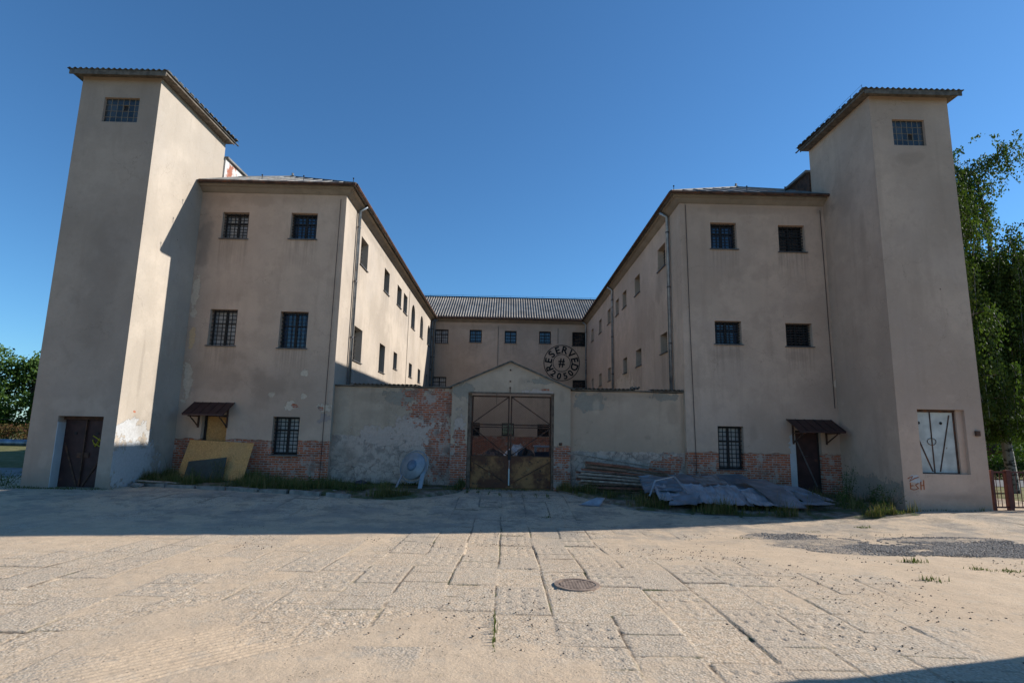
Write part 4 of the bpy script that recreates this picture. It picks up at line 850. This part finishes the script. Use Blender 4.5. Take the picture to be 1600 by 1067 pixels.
# plank stack
PLK = [simple('plank %s' % n, c, .9, var=.45, scale=8, bump=.5) for n, c in (('grey', (.26, .20, .155)), ('brown', (.20, .125, .085)), ('red', (.22, .09, .055)), ('pale', (.34, .26, .20)))]
bp = [(2.42, 18.72, .14)]; pn = 0
looks = ['brown', 'grey', 'reddish', 'pale grey']
order = ['bottom', 'second lowest', 'third lowest', 'fourth lowest', 'fifth lowest', 'sixth lowest', 'seventh lowest', 'eighth lowest', 'topmost']
for lay in range(9):
    for col in range(2):
        z = .14 + lay * .112 + random.uniform(-.01, .01); yy0 = 18.50 + col * .30 + random.uniform(-.05, .04); x0 = 2.40 + random.uniform(-.12, .35) + (.15 if lay < 2 else 0); x1 = x0 + random.uniform(2.5, 3.1)
        drop = .06 + lay * .030 if lay > 2 else .03
        k_ = (lay * 2 + col * 3 + lay // 3) % 4; mat = PLK[[1, 0, 2, 3][k_]]
        m = MB(); m.beam((x0, yy0, z), ((x0 + x1) / 2, yy0 + .02, z - drop * .45), .17, random.uniform(.055, .085)); m.beam(((x0 + x1) / 2, yy0 + .02, z - drop * .45 - .001), (x1, yy0 + .05 + random.uniform(-.15, .15), z - drop), .165, random.uniform(.045, .07), taper=random.uniform(.8, 1))
        o = m.build('plank', mat); tag(o, '%s plank, %s in the %s row of the stack by the gateway' % (looks[k_], order[lay], 'front' if col == 0 else 'back'), 'plank', 'planks stacked against the right yard wall')
m = MB(); m.beam((2.12, 19.2, 1.30), (5.5, 19.35, .80), .14, .045); tag(m.build('plank', PLK[0]), 'long grey plank leaning slantwise over the top of the stack', 'plank', 'planks stacked against the right yard wall')
m = MB(); m.box(2.35, 2.62, 18.4, 18.95, .02, .085); tag(m.build('concrete_block', STONE), 'pale rough block under the left end of the plank stack', 'block')
# tin sheets
SHT = simple('loose zinc sheet', (.19, .205, .225), .4, .35, var=.35, scale=2.2, rust=((.24, .19, .155), 1.4, .57)); SHP = simple('loose pale sheet', (.32, .345, .375), .4, .35, var=.3, scale=3)
def sheet(pts, nu, nv, name, mat, label, wave=0, cr=.03, seed=0, fold=0):
    """bilinear sheet from 4 corners, crumpled, solid thickness"""
    a, b, c, d = [np.array(p, float) for p in pts]; U, Vv = np.meshgrid(np.linspace(0, 1, nu), np.linspace(0, 1, nv))
    Pp = (a * (1 - U)[..., None] + b * U[..., None]) * (1 - Vv)[..., None] + (d * (1 - U)[..., None] + c * U[..., None]) * Vv[..., None]
    L = np.linalg.norm(b - a); n_ = np.cross(b - a, d - a); n_ /= np.linalg.norm(n_); n_ = n_ if n_[2] > 0 else -n_
    off = cr * (fbm(U * L * 1.0 + seed * 7, Vv * 1.5, .5, seed, 3) - .5) * 2 + cr * 1.6 * (np.abs(((U * L * .9 + Vv * (1.3 + .4 * seed) + .37 * seed) % 1.) - .5) - .25) + wave * np.maximum(0, np.sin(U * L / .28 * 2 * np.pi)) ** 3 + fold * np.sin(Vv * math.pi)
    Pp = Pp + off[..., None] * n_; T = np.concatenate([Pp.reshape(-1, 3), (Pp - n_ * .004).reshape(-1, 3)]); N0 = nu * nv
    i = (np.arange(nv - 1)[:, None] * nu + np.arange(nu - 1)[None, :]).ravel(); f1 = np.stack([i, i + 1, i + 1 + nu, i + nu], 1); rim = list(range(nu)) + [j * nu + nu - 1 for j in range(1, nv)] + [N0 - 1 - j for j in range(1, nu)] + [j * nu for j in range(nv - 2, 0, -1)]
    rim = np.array(rim); r2 = np.roll(rim, -1); f2 = np.stack([rim, r2, r2 + N0, rim + N0], 1)
    o = npmesh(name, T, np.concatenate([f1, f1[:, ::-1] + N0, f2]), mat, smooth=False); return tag(o, label, 'metal sheet', 'loose tin sheets heaped on the right verge')
sheet([(4.9, 16.8, .32), (8.1, 16.9, .36), (7.8, 18.7, .74), (4.9, 18.9, .66)], 60, 24, 'tin_sheet', SHT, 'broad blue grey tin sheet lying over the top of the heap', cr=.05, seed=1)
sheet([(4.4, 16.2, .14), (6.9, 15.75, .10), (6.9, 17.0, .52), (4.5, 17.3, .48)], 70, 20, 'tin_sheet', SHP, 'pale ribbed tin sheet sloping to the paving at the left of the heap', wave=.045, cr=.03, seed=2)
sheet([(6.8, 15.75, .12), (8.0, 15.8, .08), (8.1, 17.0, .40), (6.9, 16.9, .44)], 40, 16, 'tin_sheet', SHP, 'crumpled pale tin sheet between the ribbed sheet and the folded strip', wave=.02, cr=.05, seed=3)
sheet([(7.55, 15.75, .08), (8.35, 15.7, .06), (8.1, 17.6, .66), (7.2, 17.8, .68)], 20, 30, 'tin_sheet', SHT, 'bent tin strip folded down over the front of the heap', cr=.02, seed=4, fold=.10)
sheet([(8.2, 17.2, .20), (9.85, 16.9, .12), (9.5, 18.4, .42), (8.1, 18.6, .50)], 30, 14, 'tin_sheet', SHP, 'flat tin sheet at the right end of the heap near the dark door', cr=.03, seed=5)
sheet([(8.3, 15.8, .14), (9.2, 15.85, .16), (9.2, 16.3, .17), (8.3, 16.3, .15)], 14, 6, 'tin_sheet', SHP, 'narrow pale tin offcut lying in the grass before the heap', cr=.02, seed=6)
sheet([(4.15, 16.9, .30), (5.2, 16.5, .42), (5.2, 17.8, .70), (4.3, 18.3, .66)], 20, 16, 'tin_sheet', SHT, 'small folded tin piece against the end of the planks', cr=.10, seed=7)
m = MB(); m.beam((4.5, 17.0, .62), (5.05, 16.9, .76), .05, .03); m.beam((5.05, 16.9, .76), (5.3, 16.4, .32), .05, .03); m.beam((4.5, 17.0, .62), (4.25, 16.7, .2), .05, .03); tag(m.build('scrap_frame', SHP), 'thin bent metal frame propped on the left end of the tin heap', 'scrap')
sheet([(4.6, 16.0, .06), (5.3, 15.75, .06), (5.6, 16.3, .34), (4.9, 16.5, .30)], 10, 8, 'tin_sheet', SHT, 'small dark torn tin piece at the front left foot of the heap', cr=.06, seed=9)
sheet([(5.9, 16.9, .50), (6.9, 17.3, .54), (6.7, 18.1, .74), (5.8, 17.7, .70)], 12, 8, 'tin_sheet', simple('rusty loose sheet', (.26, .21, .185), .75, .1, var=.5, scale=3, rust=((.19, .10, .06), 2, .48)), 'rust stained tin piece lying on the middle of the heap', cr=.05, seed=10)
sheet([(8.6, 16.3, .16), (9.5, 16.5, .14), (9.3, 17.1, .30), (8.5, 17.0, .36)], 12, 8, 'tin_sheet', SHT, 'dark crumpled tin piece between the folded strip and the narrow offcut', cr=.07, seed=11)
sheet([(2.15, 16.6, g1(2.2, 16.6) + .03), (2.75, 16.5, g1(2.7, 16.5) + .03), (2.95, 16.75, g1(2.9, 16.7) + .22), (2.75, 16.95, g1(2.7, 17) + .20)], 8, 8, 'tin_offcut', SHP, 'small pale bent tin offcut alone on the paving by the plank stack', cr=.01, seed=8)['group'] = 'tin offcuts on the paving'
# rubbish at the left yard wall
BAG = simple('dark blue bag', (.02, .03, .06), .35, scale=8)
def lump(x, y, z, r, mat, name, label, cat, sq=.6, seed=1):
    m = MB(); K, Lr = 14, 8
    for j in range(Lr + 1):
        ph = math.pi * j / Lr
        for i in range(K):
            th = 2 * math.pi * i / K; rr = r * (1 + .45 * (float(fbm(np.cos(th) * 2 + seed * 3, np.sin(th) * 2 + ph * 2, 1.1, seed, 3)) - .5) * 2)
            m.v.append((x + rr * 1.3 * math.sin(ph) * math.cos(th), y + rr * math.sin(ph) * math.sin(th), z + r * sq * math.cos(ph) * (rr / r)))
    for j in range(Lr):
        for i in range(K): a = j * K + i; b = j * K + (i + 1) % K; m.f.append((a, b, b + K, a + K))
    return tag(m.build(name, mat), label, cat)
lump(-4.75, 18.9, .2, .17, BAG, 'rubbish_bag', 'crumpled dark blue bag on the verge at the foot of the left yard wall', 'bag')
lump(-5.0, 18.5, .14, .09, simple('rag', (.12, .04, .03), .9), 'rag', 'small dark red rag left of the blue bag', 'rag', .5, 3)
lump(-5.1, 17.2, .10, .12, simple('white litter', (.45, .45, .44), .7), 'plastic_litter', 'crushed whitish plastic on the grass before the left yard wall', 'litter', .35, 4)
m = MB(); m.beam((-11.1, 17.35, .30), (-9.7, 17.5, .24), .18, .03); tag(m.build('board', PLK[3]), 'thin pale board lying on the ground beside the left tower', 'board')
lump(-11.0, 17.2, .18, .14, STONE, 'stone_lump', 'rough stone at the corner of the left tower under the thin board', 'stone', .5, 5)
# shrubby weeds
def weed(x, y, h, n, label, mat=WEED, spread=.3, leaf=.05, group='tall weeds along the right verge'):
    z0 = gl(x, y) - .02; t_ = thing('weed_plant', label, 'weed', (x, y, z0), group); st_ = MB(); C_ = []
    for i in range(n):
        a = random.uniform(0, 6.28); r = spread * random.random(); hh = h * random.uniform(.55, 1); p0 = Vector((x + r * .3 * math.cos(a), y + r * .3 * math.sin(a), z0)); p1 = p0 + Vector((r * math.cos(a), r * math.sin(a), hh)); pm = (p0 + p1) / 2 + Vector((random.uniform(-.05, .05), random.uniform(-.05, .05), .04))
        st_.tube([p0, pm, p1], [.006, .005, .003], 4)
        for k_ in range(int(26 * hh / .7) + 4):
            f_ = random.uniform(.12, 1); p = p0.lerp(p1, f_); C_.append(p + Vector((random.gauss(0, .055), random.gauss(0, .055), random.gauss(0, .03))))
    st_.build('stem', DRYSTEM, t_); leafcloud('foliage', np.array(C_), leaf, mat, t_)
def leafcloud(name, C_, size, mat, parent, flat=.5, hang=False):
    n = len(C_); s = size * RNG.uniform(.6, 1.25, n); d = RNG.normal(size=(n, 3)); d[:, 2] *= flat
    if hang: d = d * np.array([.45, .45, .3]) + np.array([0, 0, -1.])
    d /= np.linalg.norm(d, axis=1)[:, None]; e = RNG.normal(size=(n, 3)); e -= (e * d).sum(1)[:, None] * d; e /= np.linalg.norm(e, axis=1)[:, None]
    a = C_ - d * s[:, None] * .5; b = C_ + d * s[:, None] * .5; m_ = C_ + np.cross(d, e) * s[:, None] * .06; V = np.stack([a, m_ + e * s[:, None] * .32, b, m_ - e * s[:, None] * .32], 1).reshape(-1, 3)
    return npmesh(name, V, np.arange(n * 4).reshape(-1, 4), mat, parent)
DRYSTEM = simple('weed stem', (.10, .10, .04), .8)
weed(10.6, 17.6, 1.15, 12, 'tallest leafy weed in front of the dark brown door', spread=.35)
weed(9.9, 16.6, .62, 12, 'bushy weed before the right end of the tin heap', spread=.4)
weed(10.9, 16.4, .75, 12, 'broad weed clump between the dark door and the right tower', spread=.5)
weed(11.25, 17.4, .62, 10, 'dark weed clump at the foot of the right tower side wall', spread=.35)
weed(10.2, 15.5, .36, 14, 'low weed cushion at the paving edge before the right door', spread=.5)
weed(-9.15, 18.4, .95, 9, 'tall thin weed in front of the orange chipboard sheet', spread=.25, leaf=.035, group='weeds along the left verge')
weed(-9.9, 18.2, .5, 14, 'bushy green weed before the dark green panel', spread=.45, group='weeds along the left verge')
weed(-6.1, 18.0, .42, 12, 'leafy weed clump below the corner of the left wing', spread=.5, group='weeds along the left verge')
weed(-4.6, 17.2, .32, 12, 'low weed clump near the crushed plastic litter', spread=.5, group='weeds along the left verge')
weed(-14.2, 16.4, .45, 12, 'weed clump with tiny white flowers left of the left tower', spread=.4, group='weeds along the left verge')
fl_ = np.array([(-14.25 + random.gauss(0, .3), 16.3 + random.gauss(0, .15), .35 + random.random() * .3) for _ in range(40)])
# rubble and box seen through the gate
lump(.75, 27.0, .55, .62, simple('white rubble', (.50, .49, .47), .9, var=.4, scale=7, bump=.8), 'rubble_heap', 'whitish rubble heap in the yard seen through the gate', 'rubble', 1.1, 6)
bt_ = thing('rubbish_container', 'dark blue box with pale lid in the yard seen through the gate', 'container', (1.75, 26, 0))
m = MB(); m.box(1.35, 2.15, 25.6, 26.4, .15, 1.08); m.build('body', simple('dark blue tub', (.02, .028, .05), .6), bt_); m = MB(); m.box(1.30, 2.2, 25.55, 26.45, 1.30, 1.36); m.box(1.35, 1.42, 25.6, 25.67, 1.08, 1.30); m.box(2.08, 2.15, 25.6, 25.67, 1.08, 1.30); m.box(1.35, 1.42, 26.3, 26.4, 1.08, 1.30); m.box(2.08, 2.15, 26.3, 26.4, 1.08, 1.30); m.build('lid', SHP, bt_)
lump(-.55, 25.5, .5, .45, simple('brown rubble', (.13, .09, .07), .9, var=.4), 'rubble_heap', 'dark rubble heap behind the centre of the gate', 'rubble', 1.3, 8)
lump(.9, 24.2, .5, .35, simple('black sack', (.03, .03, .03), .5), 'rubbish_sack', 'black sack in the yard beside the white rubble', 'sack', 1.9, 9)

# ------------------------------------------------------------------ fence on the right
FM = simple('red brown fence paint', (.11, .032, .025), .6, .2, var=.3, scale=8)
ft = thing('fence', 'red brown metal bar fence joining the right tower', 'fence', (15, 16.6, 0))
fx = [14.32, 14.80, 15.9, 17.0, 18.1, 19.2, 20.3]
for i, x in enumerate(fx):
    z0 = g1(x, 16.6); wv = .035 if i == 0 else .065; m = MB(); m.box(x - wv, x + wv, 16.56, 16.68, z0 - .1, z0 + 1.16); m.build('post', FM, ft)
m = MB()
for a, b in zip(fx[:-1], fx[1:]):
    z0 = g1(a, 16.6); m.box(a + .04, b - .07, 16.6, 16.64, z0 + 1.08, z0 + 1.12); m.box(a + .04, b - .07, 16.6, 16.64, z0 + .08, z0 + .12)
    for x in np.arange(a + .13, b - .08, .115): m.box(x - .007, x + .007, 16.613, 16.627, z0 + .12, z0 + 1.08)
m.build('bars', FM, ft)

# ------------------------------------------------------------------ trees
BARK = simple('dark bark', (.09, .07, .055), .95, var=.5, scale=4, bump=.8)
def birchbark():
    t = NT('birch bark'); n = t.noise(4, 5, .7, t.vscale(t.pos, (1, 1, 2.2))); c = t.mix(t.smooth(n, .50, .56), (.26, .235, .21), (.035, .03, .026)); return t.done(c, .85, 0, .2)
BIRCH = birchbark()
LB = leafmat('birch leaves', (.042, .074, .017), (.105, .145, .036)); LD = leafmat('broad leaves', (.045, .095, .022), (.11, .17, .04)); LH = leafmat('hedge leaves', (.025, .05, .015), (.05, .085, .02)); LY = leafmat('sunlit lime leaves', (.08, .15, .02), (.15, .22, .04))
def birch(x, y, h, label, rad=4.2, nstr=420, seed=1, low=.16):
    rs = random.Random(seed); t_ = thing('birch_tree', label, 'tree', (x, y, g1(x, y)), 'birches right of the tower'); tr = MB(); z0 = g1(x, y) - .1
    pts = [Vector((x + .25 * math.sin(k * .9 + seed), y + .2 * math.cos(k * .7), z0 + h * k / 8)) for k in range(9)]; tr.tube(pts, [.17 * (1 - k / 8.6) + .02 for k in range(9)], 9)
    L = []; limbs = []
    for i in range(34):
        f_ = rs.uniform(.2, .97); a = rs.uniform(0, 6.28); b = pts[0].lerp(pts[-1], f_); r = rad * (1 - f_ * .72) * rs.uniform(.55, 1.05) + .3; rise = r * rs.uniform(.35, .9)
        a = a if b.x + math.cos(a) * r > 14.7 else math.pi - a; p1 = b + Vector((math.cos(a) * r * .5, math.sin(a) * r * .5, rise * .7)); p2 = b + Vector((math.cos(a) * r, math.sin(a) * r, rise * .75)); tr.tube([b, p1, p2], [.06 * (1.2 - f_), .035, .012], 5); limbs.append((b, p1, p2))
    C_ = []; tw = MB()
    for i in range(nstr):
        b, p1, p2 = rs.choice(limbs); s_ = rs.random(); p = (p1.lerp(p2, s_ * 2 - 1) if s_ > .5 else b.lerp(p1, s_ * 2)) if s_ < .9 else p2; p = p + Vector((rs.gauss(0, .35), rs.gauss(0, .35), rs.gauss(.1, .3)))
        ln = rs.uniform(.6, 2.6) * (1.3 if p.z < z0 + h * .7 else .6); q = p.copy(); dr = Vector((rs.gauss(0, .35), rs.gauss(0, .35), rs.uniform(-.2, .5)))
        n = int(ln / .085)
        for k_ in range(n):
            q = q + dr * .085; dr = (dr * .86 + Vector((0, 0, -1)) * .17); C_ += [v for v in (q + Vector((rs.gauss(0, .07), rs.gauss(0, .07), rs.gauss(0, .05))) for _ in range(3)) if v.x > 14.45]
            if q.z < z0 + h * low: break
        if i % 3 == 0 and min(p.x, q.x) > 14.45: tw.tube([p, p.lerp(q, .5) + Vector((0, 0, .1)), q], .008, 3, False)
    tr.f += [tuple(i + len(tr.v) for i in f) for f in tw.f]; tr.v += tw.v; tr.build('trunk', BIRCH, t_); leafcloud('crown', np.array([tuple(c) for c in C_]), .105, LB, t_, hang=True)
birch(15.25, 19.8, 13.0, 'tall weeping birch with speckled white trunk right behind the right tower', 3.2, 1700, 3, .22)
birch(19.3, 21.5, 13.2, 'second weeping birch standing further right behind the first', 4.6, 2200, 8, .16)
birch(17.3, 23.2, 13.4, 'slender weeping birch between the near birches and the farther one', 3.6, 1500, 21, .2)
birch(22.5, 28.0, 15.0, 'farther birch rising behind the two near birches', 5.2, 1500, 14, .2)
def broad(x, y, h, r, label, n=9000, leaf=.30, mat=LD, seed=1, group='broadleaf trees left of the building', low=.12):
    rs = random.Random(seed); t_ = thing('broadleaf_tree', label, 'tree', (x, y, 0), group); tr = MB(); tr.tube([(x, y, -.2), (x + .1, y, h * .4), (x, y + .1, h * .8)], [.32, .22, .06], 8); blobs = []
    for i in range(26):
        a = rs.uniform(0, 6.28); f_ = rs.uniform(low, .9); rr = r * math.sin(math.pi * min(.93, max(.2, f_ * .8 + .12))) * rs.uniform(.35, .85); c = Vector((x + rr * math.cos(a), y + rr * math.sin(a), h * f_)); blobs.append((c, r * rs.uniform(.22, .42)))
        if i % 2 == 0: tr.tube([(x, y, h * f_ * .7), c.lerp(Vector((x, y, h * f_)), .4), c], [.09, .05, .02], 5)
    tr.build('trunk', BARK, t_); C_ = []
    for i in range(n):
        c, q = rs.choice(blobs); d_ = Vector((rs.gauss(0, 1), rs.gauss(0, 1), rs.gauss(0, 1))).normalized(); C_.append(tuple(c + d_ * q * (rs.random() ** .35) * (1 + .25 * math.sin(d_.x * 7 + d_.z * 9)) * .98))
    leafcloud('crown', np.array(C_), leaf, mat, t_, flat=1)
broad(-54.5, 58, 10.6, 4.4, 'tallest broadleaf tree at the left edge of the photo', 9000, .34, seed=2)
broad(-50.5, 60, 8.6, 4.0, 'middle broadleaf tree left of the left tower', 9000, .34, seed=3)
broad(-46.0, 61, 8.3, 4.2, 'broadleaf tree partly hidden behind the left tower', 7000, .34, seed=4)
broad(-60.5, 60, 10.5, 4.5, 'broadleaf tree just beyond the left edge', 5000, .4, seed=6)
broad(29.5, 34, 6.0, 2.8, 'small sunlit lime tree beyond the fence on the right', 7000, .17, LY, 5, 'trees beyond the street fence', .2)
broad(35.5, 36, 7.0, 3.2, 'bright green tree at the right edge beyond the fence', 7000, .18, LY, 9, 'trees beyond the street fence', .2)
# hedges
def hedge(x0, x1, y, dpt, h, label, n, leaf, mat=LH, z=0):
    t_ = thing('hedge', label, 'hedge', ((x0 + x1) / 2, y, z)); C_ = np.stack([RNG.uniform(x0, x1, n), y + RNG.uniform(-.5, .5, n) * dpt, z + h * RNG.random(n) ** .6 * (.85 + .3 * RNG.random(n))], 1); leafcloud('foliage', C_, leaf, mat, t_, flat=1)
hedge(22, 40, 30, 1.3, 1.15, 'clipped dark hedge across the street on the right', 16000, .12)
hedge(-66, -43, 52, 1.5, 1.6, 'low reddish brown shrubs below the left trees', 6000, .2, leafmat('reddish shrub', (.10, .04, .025), (.11, .10, .03)))
# sunlit street beyond the fence, house
ASPH = simple('street asphalt', (.10, .10, .105), .9, var=.2, scale=3)
m = MB(); m.box(18, 60, 24.5, 28.5, -.2, .045); m.build('road', ASPH, None, kind='structure')
m = MB(); m.box(-60, -14.6, 18.6, 23.5, -.2, .115); m.build('road', simple('left lane', (.20, .19, .18), .9, var=.3, scale=2), None, kind='structure')
HW = simple('beige house wall', (.50, .40, .28), .9, scale=1); ht = thing('house', 'beige house with brown plinth behind the hedge at the right edge', 'house', (38, 46, 0))
m = MB(); m.box(26, 52, 44, 54, 1.2, 7.5); m.build('wall', HW, ht); m = MB(); m.box(25.9, 52.1, 43.9, 54.1, -.2, 1.2); m.build('plinth', simple('plinth', (.12, .06, .045), .9), ht)
m = MB(); m.prism([(25.4, 7.5), (52.6, 7.5), (48, 11), (30, 11)], 43.4, 54.6); m.build('roof', RUST, ht)
m = MB()
for k_ in range(6): m.box(28 + 4 * k_, 29.4 + 4 * k_, 43.95, 43.99, 2.8, 4.4)
m.build('window', GLASS, ht)
# left background: pipe, low fence
pt = thing('heating_pipe', 'long pale pipe on low supports crossing the grass left of the tower', 'pipe', (-28, 27, 0)); m = MB(); m.tube([(-60, 28, 1.0), (-16, 26.5, 1.0)], .16, 10); m.build('pipe', ZINC, pt, smooth=True)
m = MB()
for k_ in range(8): x = -56 + 5.2 * k_; m.box(x - .1, x + .1, 27.2, 27.5, -.1, .86)
m.build('support', STONE, pt)
ft2 = thing('wire_fence', 'thin post and wire fence in front of the left trees', 'fence', (-40, 45, 0)); m = MB()
for k_ in range(12): m.tube([(-62 + 3.5 * k_, 45, 0), (-62 + 3.5 * k_, 45, 2.2)], .04, 5)
m.build('post', DARKMETAL, ft2); m = MB()
for z in (.7, 1.4, 2.15): m.tube([(-62, 45, z), (-23, 45, z)], .02, 4)
m.build('wire', DARKMETAL, ft2)

# unseen shadow kiosk added off frame to shade the lower right corner
kt = thing('shadow_caster', 'pale flat roofed shadow kiosk standing in the open yard right of the camera', 'caster', (10.8, 5.3, 0))
KW = plaster('kiosk render', (.42, .38, .32), 'Y')
m = MB(); m.box(9.55, 12.0, 4.0, 6.80, -.2, 3.80); m.build('wall', KW, kt); m = MB(); m.box(9.5, 12.05, 3.95, 6.85, 3.802, 3.98); m.build('roof', SOFFIT, kt)
m = MB(); m.box(9.50, 9.548, 4.7, 5.8, .05, 2.15); dk = m.build('door', MAROON, kt); m = MB(); m.tube([(9.49, 5.65, 1.0), (9.44, 5.65, 1.0), (9.44, 5.55, 1.0)], .012, 5); m.build('handle', SILL, dk)
for o in list(bpy.data.objects):
    if '_w' in o: del o['_w']
